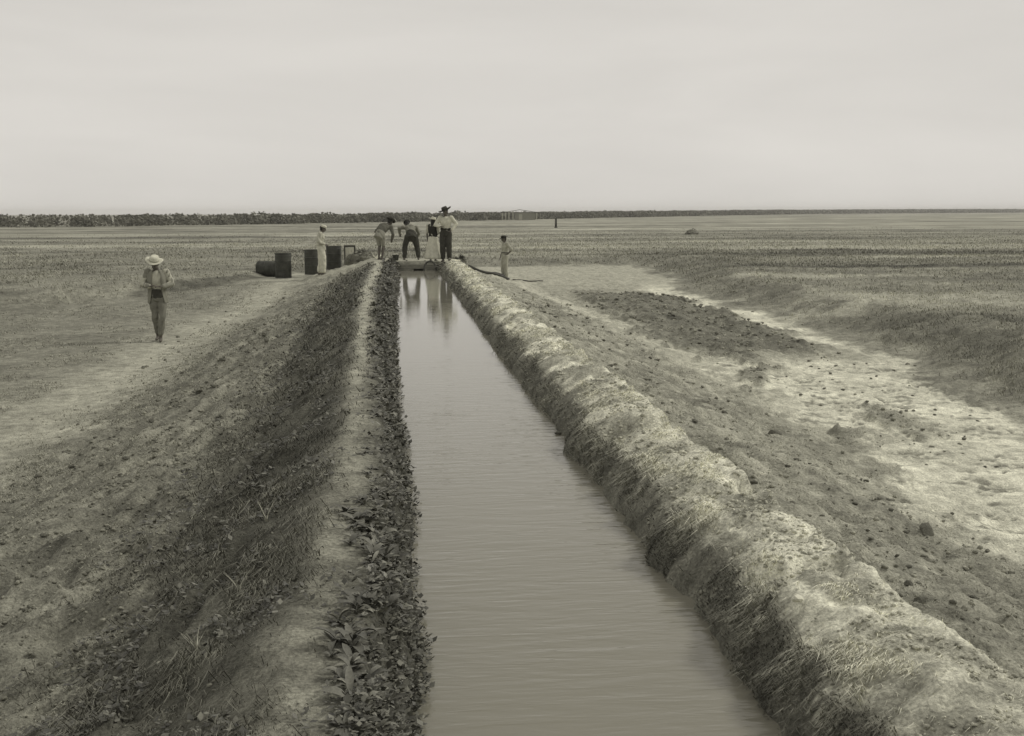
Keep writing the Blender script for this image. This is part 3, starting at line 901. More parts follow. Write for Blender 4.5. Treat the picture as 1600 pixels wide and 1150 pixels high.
# ------------------------------------------------------------------ far scrub along the horizon
TLY = [(-230, 165), (-120, 178), (-57, 192), (-8, 255), (55, 390), (170, 620), (405, 1050), (900, 1500), (1500, 1700)]
tx_ = np.array([p[0] for p in TLY], float); ty_ = np.array([p[1] for p in TLY], float)
seg = np.hypot(np.diff(tx_), np.diff(ty_)); cs = np.concatenate([[0], np.cumsum(seg)])
nb = 3600
q = rng.random(nb) ** 1.35
s_ = q * cs[-1]
bx_ = np.interp(s_, cs, tx_); by_ = np.interp(s_, cs, ty_)
depth = rng.random(nb) ** 1.3
by_ = by_ + depth * (26 + 0.06 * by_) + (fbm(bx_ / 14, by_ * 0, 3, 181) - 0.5) * 14
V = []; C = []
nl = 62
hgt = (1.55 + 0.35 * fbm(s_ / 12, depth * 0, 3, 183) + 0.40 * depth) * (0.88 + 0.2 * rng.random(nb)) + np.clip((by_ - 250) / 700, 0, 1.6) * 1.2
hgt = hgt + 0.35 * (rng.random(nb) > 0.985)
rad = hgt * (0.55 + 0.5 * rng.random(nb)) * (1 + by_ / 900)
th_ = rng.random((nb, nl)) * 6.28; ph = rng.random((nb, nl)); rr = np.sqrt(rng.random((nb, nl)))
lx = bx_[:, None] + np.cos(th_) * rr * rad[:, None] * np.sqrt(1 - 0.7 * ph ** 2)
ly = by_[:, None] + np.sin(th_) * rr * rad[:, None]
lz = 0.45 + hgt[:, None] * (0.02 + 0.98 * ph)
cc = np.stack([lx, ly, lz], -1).reshape(-1, 3)
ls = np.repeat(0.095 + 0.095 * hgt * (0.6 + by_ / 500), nl) * (0.6 + 0.8 * rng.random(nb * nl))
d1 = rng.normal(size=(nb * nl, 3)); d1 /= np.linalg.norm(d1, axis=1)[:, None]
d2 = np.cross(d1, rng.normal(size=(nb * nl, 3))); d2 /= np.linalg.norm(d2, axis=1)[:, None]
V = np.stack([cc - d1 * ls[:, None], cc + d2 * ls[:, None] * 0.8, cc + d1 * ls[:, None], cc - d2 * ls[:, None] * 0.8], 1).reshape(-1, 3)
T = np.arange(nb * nl)[:, None] * 4 + np.array([0, 1, 2, 3])
o = obj('woods', np_mesh('woods', V, T, np.repeat(0.155 + 0.02 * rng.random(nb * nl), 4)), MT['scrub'])
tag(o, 'low dark belt of scrub along the horizon', 'woods', kind='stuff')

# thin ground haze: far scrub loses contrast
bm = bmesh.new()
bmesh.ops.create_cube(bm, size=1.0)
me = bpy.data.meshes.new('haze'); bm.to_mesh(me); bm.free()
hz = bpy.data.objects.new('haze', me); link(hz)
hz.scale = (5600, 3000, 11.5); hz.location = (0, 1350, 5.0)
hm = bpy.data.materials.new('haze_air'); hm.use_nodes = True
hn = hm.node_tree; hn.nodes.clear()
pvn = hn.nodes.new('ShaderNodeVolumePrincipled'); hout = hn.nodes.new('ShaderNodeOutputMaterial')
pvn.inputs['Color'].default_value = (1.0, 0.985, 0.94, 1); pvn.inputs['Density'].default_value = 0.00032
pvn.inputs['Anisotropy'].default_value = 0.0
hn.links.new(pvn.outputs[0], hout.inputs['Volume'])
me.materials.append(hm)
tag(hz, 'thin pale haze over the whole plain', kind='stuff')

# ------------------------------------------------------------------ small built things
def box(bm, c, s, rot=None):
    m = Matrix.Translation(c)
    if rot is not None: m = m @ rot
    r = bmesh.ops.create_cube(bm, size=1.0, matrix=m @ Matrix.Diagonal((s[0], s[1], s[2], 1)))
    return r['verts']

def board(name, c, s, m, parent, rot=None, bev=0.006):
    bm = bmesh.new()
    box(bm, c, s, rot)
    bmesh.ops.bevel(bm, geom=bm.edges[:], offset=bev, segments=1, affect='EDGES')
    return bm_obj(name, bm, m, parent, smooth=False)

def lathe(bm, prof, seg=28, m=None):
    rings = []
    for r, z in prof:
        rings.append([bm.verts.new((r * math.cos(2 * math.pi * k / seg), r * math.sin(2 * math.pi * k / seg), z)) for k in range(seg)])
    for a, b in zip(rings, rings[1:]):
        for k in range(seg):
            bm.faces.new((a[k], a[(k + 1) % seg], b[(k + 1) % seg], b[k]))
    for r, rv in ((rings[0], True), (rings[-1], False)):
        bm.faces.new(r[::-1] if rv else r)

def tube(bm, pts, r, seg=10):
    prev = None
    pts = [Vector(p) for p in pts]
    for i, p in enumerate(pts):
        d = (pts[min(i + 1, len(pts) - 1)] - pts[max(i - 1, 0)]).normalized()
        u = d.cross(Vector((0, 0, 1)))
        if u.length < 0.05: u = d.cross(Vector((0, 1, 0)))
        u.normalize(); v = u.cross(d)
        rr_ = r[i] if isinstance(r, (list, tuple)) else r
        ring = [bm.verts.new(p + (u * math.cos(2 * math.pi * k / seg) + v * math.sin(2 * math.pi * k / seg)) * rr_) for k in range(seg)]
        if prev:
            for k in range(seg):
                bm.faces.new((prev[k], prev[(k + 1) % seg], ring[(k + 1) % seg], ring[k]))
        else:
            bm.faces.new(ring[::-1])
        prev = ring
    bm.faces.new(prev)

def make_drum():
    e = empty('oil_drum')
    bm = bmesh.new()
    lathe(bm, [(0.280, 0.03), (0.285, 0.04), (0.285, 0.14), (0.282, 0.16), (0.285, 0.18), (0.285, 0.70), (0.282, 0.72), (0.285, 0.74), (0.285, 0.855), (0.27, 0.86)], 32)
    bm_obj('body', bm, MT['drum'], e)
    for z in (0.30, 0.59):
        bm = bmesh.new()
        pr = [(0.284, z - 0.022), (0.296, z - 0.010), (0.299, z), (0.296, z + 0.010), (0.284, z + 0.022)]
        lathe(bm, pr, 32)
        bm_obj('hoop', bm, MT['drum'], e)
    for z in (0.0, 0.845):
        bm = bmesh.new()
        rr_ = [(0.276, z), (0.296, z), (0.299, z + 0.014), (0.296, z + 0.035), (0.276, z + 0.035)]
        seg = 32; rings = [[bm.verts.new((r * math.cos(2 * math.pi * k / seg), r * math.sin(2 * math.pi * k / seg), zz_)) for k in range(seg)] for r, zz_ in rr_]
        for a, b in zip(rings, rings[1:] + rings[:1]):
            for k in range(seg): bm.faces.new((a[k], a[(k + 1) % seg], b[(k + 1) % seg], b[k]))
        bm_obj('rim', bm, MT['drum'], e)
    bm = bmesh.new(); lathe(bm, [(0.035, 0.858), (0.035, 0.876), (0.028, 0.88)], 12)
    for v in bm.verts: v.co.x += 0.19
    bm_obj('bung', bm, MT['drum_rust'], e)
    return e

drum = make_drum()
G = 'oil drums left of the ditch'
def put(o, x, y, z=None, rz=0.0, s=1.0):
    o.location = (x, y, H1(x, y) if z is None else z); o.rotation_euler = (0, 0, rz); o.scale = (s, s, s)
put(drum, -4.22, 42.0, rz=0.4, s=1.04)
tag(drum, 'dark upright oil drum standing alone beside the one lying on its side', 'drum', G)
d2_ = copy_tree(drum); put(d2_, -3.13, 41.9, rz=2.0, s=1.04)
tag(d2_, 'dark upright oil drum half hidden behind the man in white trousers', 'drum', G)
d3_ = copy_tree(drum); put(d3_, -2.42, 43.3, rz=1.2, s=1.02)
tag(d3_, 'dark upright oil drum between the man in white trousers and the open frame', 'drum', G)
d4_ = copy_tree(drum)
zl = H1(-4.85, 43.0)
d4_.location = (-5.25, 43.15, zl + 0.29); d4_.rotation_euler = (0, math.radians(90), math.radians(-18))
tag(d4_, 'dark oil drum lying on its side on the ground', 'drum', G)

# open dark frame with a pale panel, right of the drums
e = empty('crate', (-1.80, 43.0, H1(-1.80, 43.0)), 0.05)
tag(e, 'narrow pale crate in a dark frame right of the drums', 'crate')
for sx in (-1, 1):
    board('post', (sx * 0.19, -0.16, 0.38), (0.05, 0.05, 0.76), MT['board_dark'], e)
    board('post', (sx * 0.19, 0.16, 0.38), (0.05, 0.05, 0.76), MT['board_dark'], e)
board('rail', (0, -0.162, 0.735), (0.325, 0.04, 0.06), MT['board_dark'], e)
board('rail', (0, 0.162, 0.735), (0.325, 0.04, 0.06), MT['board_dark'], e)
for k in range(3):
    board('slat', (-0.11 + 0.11 * k, -0.168, 0.345), (0.10, 0.02, 0.67), MT['board_white'], e)
for k in range(3):
    board('slat', (-0.11 + 0.11 * k, 0.158, 0.345), (0.10, 0.02, 0.67), MT['board_pale'], e)
board('top_board', (0, 0, 0.775), (0.42, 0.36, 0.025), MT['board'], e)

# weir at the end of the ditch
e = empty('sluice_weir', (0.8, 39.35, 0))
tag(e, 'low plank weir across the end of the ditch with a dark opening', 'weir')
for k in range(3):
    z0 = 0.40 + 0.17 * k
    if k == 1 or k == 0:
        for sx, w in ((-1, 0.60), (1, 0.60)):
            board('plank', (sx * 0.565 - 0.02, 0.012 * k, z0 + 0.075), (w, 0.05, 0.155), MT['board'], e)
    else:
        board('plank', (-0.02, 0.015, z0 + 0.075), (1.75, 0.05, 0.155), MT['board'], e)
board('opening_shade', (-0.02, 0.10, 0.58), (0.40, 0.02, 0.30), MT['hollow'], e)  # dark sheet behind the gap, painted to stand for the shade inside
for sx in (-0.90, 0.86):
    board('stake', (sx, -0.055, 0.62), (0.07, 0.06, 0.72), MT['board_dark'], e)
pk = empty('walk_plank', (0.72, 39.62, 0.985), 0.03)
tag(pk, 'pale plank laid flat along the top of the weir', 'plank')
board('board', (0, 0, 0), (1.45, 0.17, 0.035), MT['board_pale'], pk)
board('cleat', (-0.45, 0, -0.027), (0.06, 0.17, 0.018), MT['board'], pk)
board('cleat', (0.45, 0, -0.027), (0.06, 0.17, 0.018), MT['board'], pk)
bm = bmesh.new()
tube(bm, [(1.15 + 0.21 * -math.cos(a), 39.1 + 0.1 * math.sin(a), 0.74 + 0.27 * math.sin(a)) for a in np.linspace(-0.3, math.pi + 0.3, 18)], 0.032)
h_ = bm_obj('hose', bm, MT['hose'], None)
tag(h_, 'dark arched hose loop over the end of the water', 'hose')

def ground_pipe(name, pts, r, label, cat, m):
    bm = bmesh.new()
    P = []
    for (x0, y0), (x1, y1) in zip(pts, pts[1:]):
        for t in np.linspace(0, 1, 8, endpoint=False): P.append((x0 + (x1 - x0) * t, y0 + (y1 - y0) * t))
    P.append(pts[-1])
    Z = height(np.array([p[0] for p in P]), np.array([p[1] for p in P]))
    Z = np.convolve(np.pad(Z, 2, 'edge'), np.ones(5) / 5, 'valid')
    tube(bm, [(p[0], p[1], z + r * 0.8) for p, z in zip(P, Z)], r)
    o = bm_obj(name, bm, m)
    tag(o, label, cat)
ground_pipe('pipe', [(2.05, 39.3), (2.4, 39.0), (2.85, 38.7), (3.4, 38.9), (3.95, 39.4)], 0.05, 'dark pipe running down the right bank from the weir to the flat', 'pipe', MT['hose'])
ground_pipe('hose', [(3.3, 44.6), (3.7, 43.4), (4.1, 42.8)], 0.085, 'thick dark hose on the flat ending at the feet of the man in pale clothes', 'hose', MT['hose'])
ground_pipe('hose', [(4.45, 42.7), (4.8, 41.9), (5.2, 41.75), (5.5, 41.8)], 0.022, 'thin dark hose trailing right from the feet of the man in pale clothes', 'hose', MT['hose'])

for x, y, q in ((-0.12, 39.2, 0.13), (0.12, 39.5, 0.09), (0.33, 39.75, 0.07), (1.0, 39.75, 0.08), (1.45, 39.5, 0.12), (1.62, 39.2, 0.14), (1.85, 39.0, 0.10), (-0.35, 39.6, 0.11), (1.3, 39.85, 0.07), (2.0, 39.5, 0.09)):
    clod_at(x, y, q, 'lump of dug earth at the end of the ditch', 'lumps of earth round the weir')
# bucket
bk = empty('bucket', (-0.05, 40.3, H1(-0.05, 40.3)))
tag(bk, 'dark bucket standing on the mound between the two bending men', 'bucket')
bm = bmesh.new(); lathe(bm, [(0.09, 0), (0.125, 0.2), (0.13, 0.205), (0.12, 0.207), (0.11, 0.19), (0.08, 0.03)], 18); bm_obj('body', bm, MT['drum'], bk)
bm = bmesh.new(); tube(bm, [(0.128 * math.cos(a), 0, 0.2 + 0.10 * math.sin(a)) for a in np.linspace(0, math.pi, 12)], 0.006, 6); bm_obj('handle', bm, MT['drum_rust'], bk)

# brush heap and the small brush lumps round the weir
def brush(x, y, w, d, h, n, label, seed, m, cat='brush heap', name='brush_heap', thick=0.012):
    r = random.Random(seed)
    e = empty(name, (x, y, H1(x, y)))
    tag(e, label, cat)
    bm = bmesh.new()
    for k in range(n):
        a = r.uniform(0, 6.28); q = math.sqrt(r.random())
        c = Vector((math.cos(a) * q * w, math.sin(a) * q * d, 0))
        top = h * (1 - q * q) * r.uniform(0.3, 1.1)
        dv = Vector((r.uniform(-1, 1), r.uniform(-1, 1), r.uniform(-0.15, 0.8))).normalized() * r.uniform(0.12, 0.3)
        p = c + Vector((0, 0, top))
        tube(bm, [p - dv * 0.5, p + Vector((0, 0, 0.03)), p + dv * 0.5], [thick, thick * 0.8, thick * 0.3], 4)
    bm_obj('twigs', bm, m, e)['kind'] = 'stuff'
    bm = bmesh.new()
    bmesh.ops.create_icosphere(bm, subdivisions=3, radius=1)
    for v in bm.verts:
        f = 1 + r.uniform(-0.16, 0.16)
        v.co = Vector((v.co.x * w * f, v.co.y * d * f, v.co.z * h * 0.72 * f))
    bm_obj('core', bm, MT['clod'], e, smooth=False)
    bm = bmesh.new()
    for k in range(n * 2):
        a = r.uniform(0, 6.28); q = math.sqrt(r.random())
        c = Vector((math.cos(a) * q * w, math.sin(a) * q * d, h * (1 - q * q) * r.uniform(0.4, 1.15)))
        u = Vector((r.uniform(-1, 1), r.uniform(-1, 1), r.uniform(-1, 1))).normalized(); v2 = u.orthogonal().normalized()
        s = r.uniform(0.03, 0.07)
        vs = [bm.verts.new(c + u * s * i_ + v2 * s * j_ * 0.6) for i_, j_ in ((-1, 0), (0, 1), (1, 0), (0, -1))]
        bm.faces.new(vs)
    o = bm_obj('leaves', bm, m, e, smooth=False); o['kind'] = 'stuff'
    return e
brush(-1.35, 42.3, 0.62, 0.4, 0.42, 150, 'heap of dark brush at the left shoulder of the mound', 3, MT['twig'])
brush(-0.20, 39.3, 0.28, 0.25, 0.20, 70, 'small tangle of dark brush at the left end of the weir', 4, MT['twig_dark'])
brush(2.32, 40.2, 0.16, 0.15, 0.28, 50, 'small dark dry bush right of the tall man', 5, MT['twig_dark'], 'dry bush', 'dry_bush', 0.008)
brush(1.55, 39.0, 0.22, 0.2, 0.12, 40, 'low tuft of brush at the right end of the weir', 6, MT['twig_dark'], 'brush tuft', 'brush_tuft', 0.008)
brush(29.9, 111, 0.7, 0.5, 0.6, 50, 'lone dark bush far out on the right field', 8, MT['twig_dark'], 'bush', 'lone_bush', 0.03)
bm = bmesh.new()
bmesh.ops.create_grid(bm, x_segments=7, y_segments=5, size=0.5)
for v in bm.verts: v.co = Vector((v.co.x * 0.34, v.co.y * 0.24, 0.05 + 0.07 * random.random() + 0.06 * math.sin(v.co.x * 7)))
rg = bm_obj('rag', bm, MT['rag'], None)
md_ = rg.modifiers.new('thick', 'SOLIDIFY'); md_.thickness = 0.012
rg.location = (-0.72, 41.6, H1(-0.72, 41.6)); rg.rotation_euler = (0.25, 0.1, 0.4)
tag(rg, 'crumpled white rag lying beside the brush heap', 'rag')

# far field: post and low shed
ps_ = empty('wooden_post', (23.7, 165.3, H1(23.7, 165.3)))
tag(ps_, 'lone dark wooden post in the field below the horizon', 'post')
bm = bmesh.new(); lathe(bm, [(0.17, 0), (0.16, 0.7), (0.15, 1.32), (0.10, 1.38)], 10); bm_obj('shaft', bm, MT['board_dark'], ps_)
bm = bmesh.new(); lathe(bm, [(0.26, 0), (0.24, 0.10), (0.17, 0.16)], 10); bm_obj('footing', bm, MT['board_dark'], ps_)
shx, shy = 37.3, 338.0
shd = empty('far_shed', (shx, shy, 0.45), -0.12)
tag(shd, 'long low shed with dark roof and pale posts before the far scrub', 'shed')
bm = bmesh.new()
pv = [(-5.4, 2.1), (0, 3.0), (5.4, 2.2)]
vs = [[bm.verts.new((x_, y_, z_ + dz)) for x_, z_ in pv] for y_ in (-2, 2) for dz in (0, 0.14)]
for a, b in ((0, 1), (1, 3), (3, 2), (2, 0)):
    for k in range(2): bm.faces.new((vs[a][k], vs[a][k + 1], vs[b][k + 1], vs[b][k]))
for k in (0, 2): bm.faces.new((vs[0][k], vs[1][k], vs[3][k], vs[2][k]))
bm_obj('roof', bm, MT['board_dark'], shd, smooth=False)
for x_, h_2 in ((-5.2, 2.1), (-4.2, 2.25), (-3.2, 2.4), (-2.0, 2.6), (5.2, 2.15)):
    board('post', (x_, -1.9, h_2 / 2), (0.3, 0.3, h_2), MT['board_pale'], shd)
board('wall', (1.7, 0, 1.1), (6.2, 2.6, 2.2), MT['board'], shd)
board('door', (0.3, -1.33, 0.85), (1.0, 0.06, 1.7), MT['board_pale'], shd)

# ------------------------------------------------------------------ people
def cap_tube(bm, p0, p1, r0, r1, seg=14):
    """tapered limb with rounded ends"""
    p0, p1 = Vector(p0), Vector(p1)
    d = p1 - p0; Ld = d.length
    d.normalize()
    u = d.orthogonal().normalized(); v = d.cross(u)
    rings = []
    for a in (-80, -45, -15): rings.append((p0 + d * r0 * math.sin(math.radians(a)), r0 * math.cos(math.radians(a))))
    for t in (0.0, 0.25, 0.5, 0.75, 1.0): rings.append((p0 + d * Ld * t, r0 + (r1 - r0) * t))
    for a in (15, 45, 80): rings.append((p1 + d * r1 * math.sin(math.radians(a)), r1 * math.cos(math.radians(a))))
    prev = None
    for c, r in rings:
        ring = [bm.verts.new(c + (u * math.cos(2 * math.pi * k / seg) + v * math.sin(2 * math.pi * k / seg)) * r) for k in range(seg)]
        if prev:
            for k in range(seg): bm.faces.new((prev[k], prev[(k + 1) % seg], ring[(k + 1) % seg], ring[k]))
        else: bm.faces.new(ring[::-1])
        prev = ring
    bm.faces.new(prev)

def ell(bm, c, r, rot=None, seg=16):
    m = Matrix.Translation(c)
    if rot is not None: m = m @ rot
    bmesh.ops.create_uvsphere(bm, u_segments=seg, v_segments=seg // 2 + 2, radius=1, matrix=m @ Matrix.Diagonal((r[0], r[1], r[2], 1)))

def loft(bm, pts, radii, lat=Vector((1, 0, 0)), seg=22):
    """closed trunk through pts with elliptical sections (half width along lat, half depth)"""
    pts = [Vector(p) for p in pts]; prev = None
    for i, p in enumerate(pts):
        d = (pts[min(i + 1, len(pts) - 1)] - pts[max(i - 1, 0)]).normalized()
        l_ = (lat - d * lat.dot(d)).normalized(); f_ = d.cross(l_)
        rx, ry = radii[i]
        ring = [bm.verts.new(p + l_ * rx * math.cos(2 * math.pi * k / seg) + f_ * ry * math.sin(2 * math.pi * k / seg)) for k in range(seg)]
        if prev:
            for k in range(seg): bm.faces.new((prev[k], prev[(k + 1) % seg], ring[(k + 1) % seg], ring[k]))
        else: bm.faces.new(ring[::-1])
        prev = ring
    bm.faces.new(prev)

def fuse(name, bm, voxel, parent, materials, wrinkle=0.0, seed=0, smooth_it=4, paint=None):
    """fuse overlapping closed pieces into one continuous skin"""
    bmesh.ops.recalc_face_normals(bm, faces=bm.faces)
    me = bpy.data.meshes.new('tmp'); bm.to_mesh(me); bm.free()
    o = bpy.data.objects.new('tmp', me); COL.objects.link(o)
    m = o.modifiers.new('r', 'REMESH'); m.mode = 'VOXEL'; m.voxel_size = voxel
    m = o.modifiers.new('s', 'SMOOTH'); m.iterations = smooth_it; m.factor = 0.5
    dg = bpy.context.evaluated_depsgraph_get()
    out = bpy.data.meshes.new_from_object(o.evaluated_get(dg))
    bpy.data.objects.remove(o); bpy.data.meshes.remove(me)
    out.name = name
    n = len(out.vertices)
    if wrinkle:
        co = np.zeros(n * 3, np.float32); out.vertices.foreach_get('co', co); co = co.reshape(-1, 3)
        no = np.zeros(n * 3, np.float32); out.vertices.foreach_get('normal', no); no = no.reshape(-1, 3)
        a = fbm(co[:, 0] / 0.07 + co[:, 2] / 0.20, co[:, 1] / 0.07 + co[:, 2] / 0.13, 3, seed) - 0.5
        co = co + no * (a * 2 * wrinkle)[:, None]
        out.vertices.foreach_set('co', co.ravel())
    out.materials.clear()
    for mm in materials: out.materials.append(mm)
    for p in out.polygons:
        p.use_smooth = True
        if paint: p.material_index = paint(p.center)
    o = bpy.data.objects.new(name, out)
    return link(o, parent)

def V3(a): return Vector(a)

def person(label, loc, rz, J, spec, scale=1.0, voxel=0.013):
    """J: joints in the figure's own frame, facing +Y, right hand at +X"""
    D = dict(pelvis=(0, 0, 0.95), waist=(0, 0, 1.08), chest=(0, 0.0, 1.28), neck=(0, -0.01, 1.45), head=(0, 0.03, 1.585), hd=(0, 1, 0),
             shR=(0.175, -0.01, 1.40), elR=(0.235, -0.03, 1.12), wrR=(0.225, 0.05, 0.88), haR=(0.22, 0.09, 0.81),
             shL=(-0.175, -0.01, 1.40), elL=(-0.235, -0.03, 1.12), wrL=(-0.225, 0.05, 0.88), haL=(-0.22, 0.09, 0.81),
             hiR=(0.09, 0, 0.90), knR=(0.10, 0.02, 0.49), anR=(0.10, -0.02, 0.085),
             hiL=(-0.09, 0, 0.90), knL=(-0.10, 0.02, 0.49), anL=(-0.10, -0.02, 0.085), toeR=(0.12, 1, 0), toeL=(-0.12, 1, 0))
    D.update(J)
    J = {k: V3(v) for k, v in D.items()}
    e = empty('person', loc, rz)
    e.scale = (scale,) * 3
    tag(e, label, 'person')
    lat = (J['shR'] - J['shL']).normalized()
    # --- body
    bm = bmesh.new()
    loft(bm, [J['pelvis'] - V3((0, 0, 0.09)) if False else J['pelvis'].lerp(J['waist'], -0.6), J['pelvis'], J['waist'], J['chest'], J['chest'].lerp(J['neck'], 0.55), J['neck']],
         [(0.10, 0.08), (0.148, 0.105), (0.125, 0.09), (0.158, 0.11), (0.145, 0.09), (0.055, 0.055)], lat)
    hd = J['hd'].normalized(); hx = hd.cross(V3((0, 0, 1)))
    if hx.length < 0.1: hx = lat.copy()
    hx.normalize(); hu = hx.cross(hd)
    hrot = Matrix((hx, hd, hu)).transposed().to_4x4()
    hc = J['head']
    cap_tube(bm, J['neck'] - (J['head'] - J['neck']) * 0.3, hc - hu * 0.03, 0.056, 0.052)
    ell(bm, hc + hu * 0.02 - hd * 0.012, (0.073, 0.092, 0.092), hrot)
    ell(bm, hc - hu * 0.045 + hd * 0.022, (0.056, 0.066, 0.068), hrot)
    cap_tube(bm, hc + hd * 0.085 + hu * 0.012, hc + hd * 0.108 - hu * 0.022, 0.010, 0.016, 8)     # nose
    cap_tube(bm, hc + hd * 0.084 - hu * 0.062 - hx * 0.018, hc + hd * 0.084 - hu * 0.062 + hx * 0.018, 0.011, 0.011, 8)  # lips
    for s in (-1, 1):
        ell(bm, hc + hx * s * 0.075 - hu * 0.005 - hd * 0.005, (0.012, 0.022, 0.034), hrot, 8)   # ears
        cap_tube(bm, hc + hd * 0.080 + hu * 0.036 + hx * s * 0.014, hc + hd * 0.070 + hu * 0.036 + hx * s * 0.05, 0.010, 0.010, 8)   # brow
    for s in 'RL':
        sh, el, wr, ha = J['sh' + s], J['el' + s], J['wr' + s], J['ha' + s]
        sg = 1 if s == 'R' else -1
        ell(bm, sh, (0.062, 0.06, 0.06))
        cap_tube(bm, sh, el, 0.050, 0.040); cap_tube(bm, el, wr, 0.040, 0.028)
        hdv = (ha - wr).normalized()
        pw_ = hdv.cross(lat if abs(hdv.dot(lat)) < 0.8 else V3((0, 1, 0))).normalized()    # palm normal-ish
        px_ = hdv.cross(pw_).normalized()
        prot = Matrix((px_, hdv, px_.cross(hdv))).transposed().to_4x4()
        pc = wr + hdv * 0.05
        ell(bm, pc, (0.040, 0.052, 0.018), prot, 12)
        for fi, (off, ln) in enumerate(((-0.030, 0.066), (-0.010, 0.078), (0.010, 0.074), (0.030, 0.058))):
            b0 = pc + hdv * 0.035 + px_ * off
            k1 = b0 + hdv * ln * 0.5 + px_ * off * 0.2
            k2 = k1 + (hdv * 0.7 + px_.cross(hdv) * 0.7 * sg) * ln * 0.5
            cap_tube(bm, b0, k1, 0.0095, 0.009, 6); cap_tube(bm, k1, k2, 0.009, 0.0075, 6)
        t0 = pc - hdv * 0.02 + px_ * 0.034 * sg; t1 = t0 + (hdv * 0.5 + px_ * sg * 0.8) * 0.04
        cap_tube(bm, t0, t1, 0.012, 0.011, 6); cap_tube(bm, t1, t1 + hdv * 0.032, 0.011, 0.009, 6)
        hi, kn, an = J['hi' + s], J['kn' + s], J['an' + s]
        cap_tube(bm, hi, kn, 0.082, 0.055); cap_tube(bm, kn, an, 0.052, 0.036)
        ell(bm, kn.lerp(an, 0.3) - V3((0, 0.018, 0)), (0.045, 0.047, 0.11))
        td = J['toe' + s]; td = V3((td.x, td.y, 0)).normalized()
        foot = an - V3((0, 0, 0.045)); foot.z = max(foot.z, an.z - 0.05)
        cap_tube(bm, foot - td * 0.045, foot + td * 0.10 - V3((0, 0, 0.008)), 0.036, 0.030)
        cap_tube(bm, foot + td * 0.08 - V3((0, 0, 0.008)), foot + td * 0.165 - V3((0, 0, 0.014)), 0.036, 0.022)
        cap_tube(bm, an + V3((0, 0, 0.03)), foot, 0.036, 0.036)
    eyes = [hc + hd * 0.088 + hu * 0.018 + hx * s * 0.032 for s in (-1, 1)]
    def paint(c):
        return 1 if min((c - q).length for q in eyes) < 0.0145 else 0
    fuse('body', bm, min(voxel, 0.012), e, [MT['skin'], MT['hair']], smooth_it=2, paint=paint)

    # --- clothes
    def trunk(lo, hi, grow, extra=()):
        """torso cover from fraction lo to hi along pelvis..neck"""
        chain = [J['pelvis'].lerp(J['waist'], -1.0), J['pelvis'], J['waist'], J['chest'], J['chest'].lerp(J['neck'], 0.55), J['neck'].lerp(J['chest'], 0.12)]
        rad_ = [(0.150, 0.115), (0.158, 0.118), (0.140, 0.105), (0.170, 0.122), (0.165, 0.10), (0.068, 0.068)]
        return chain[lo:hi], [(a + grow, b + grow) for a, b in rad_[lo:hi]]
    if 'shirt' in spec:
        q = spec['shirt']
        bm = bmesh.new()
        p_, r_ = trunk(q.get('lo', 1), 6, 0.012)
        loft(bm, p_, r_, lat)
        for s in 'RL':
            sh, el, wr = J['sh' + s], J['el' + s], J['wr' + s]
            ell(bm, sh, (0.078, 0.076, 0.072))
            cap_tube(bm, sh, el, 0.070, 0.060)
            if q.get('sleeve', 1) > 0.5: cap_tube(bm, el, el.lerp(wr, q.get('sleeve', 1) * 0.92), 0.059, 0.046)
        fuse('shirt', bm, voxel, e, [MT[q['m']]], 0.018, 201)
    if 'vest' in spec:
        q = spec['vest']
        bm = bmesh.new()
        p_, r_ = trunk(q.get('lo', 1), 5, 0.028)
        loft(bm, p_, r_, lat)
        for s in 'RL': ell(bm, J['sh' + s].lerp(J['chest'], 0.2), (0.07, 0.085, 0.075))
        fuse('vest', bm, voxel, e, [MT[q['m']]], 0.010, 205)
    if 'trousers' in spec:
        q = spec['trousers']
        bm = bmesh.new()
        p_, r_ = trunk(0, 3, q.get('grow', 0.016))
        loft(bm, p_, r_, lat)
        w = q.get('wide', 1.0); ln = q.get('len', 0.97)
        for s in 'RL':
            hi, kn, an = J['hi' + s], J['kn' + s], J['an' + s]
            cap_tube(bm, hi, kn if ln > 0.5 else hi.lerp(kn, ln * 2), 0.108 * (0.6 + 0.4 * w), 0.078 * w)
            if ln > 0.5: cap_tube(bm, kn, kn.lerp(an, (ln - 0.5) * 2) + V3((0, 0, 0.03)), 0.078 * w, 0.066 * w)
        fuse('trousers', bm, voxel, e, [MT[q['m']]], 0.019, 211)
    if 'belt' in spec:
        bm = bmesh.new()
        p_ = [J['pelvis'].lerp(J['waist'], t) for t in (0.55, 0.62, 0.78, 0.85)]
        loft(bm, p_, [(0.168, 0.13), (0.182, 0.142), (0.182, 0.142), (0.168, 0.13)], lat)
        bm_obj('belt', bm, MT[spec['belt']], e)
    if 'sash' in spec:      # dark rolled cloth round the hips
        bm = bmesh.new()
        p_ = [J['pelvis'].lerp(J['waist'], t) for t in (-0.62, -0.35, 0.15, 0.6, 0.85)]
        loft(bm, p_, [(0.155, 0.125), (0.178, 0.143), (0.180, 0.146), (0.168, 0.138), (0.155, 0.125)], lat)
        fuse('sash', bm, voxel, e, [MT[spec['sash']]], 0.010, 217)
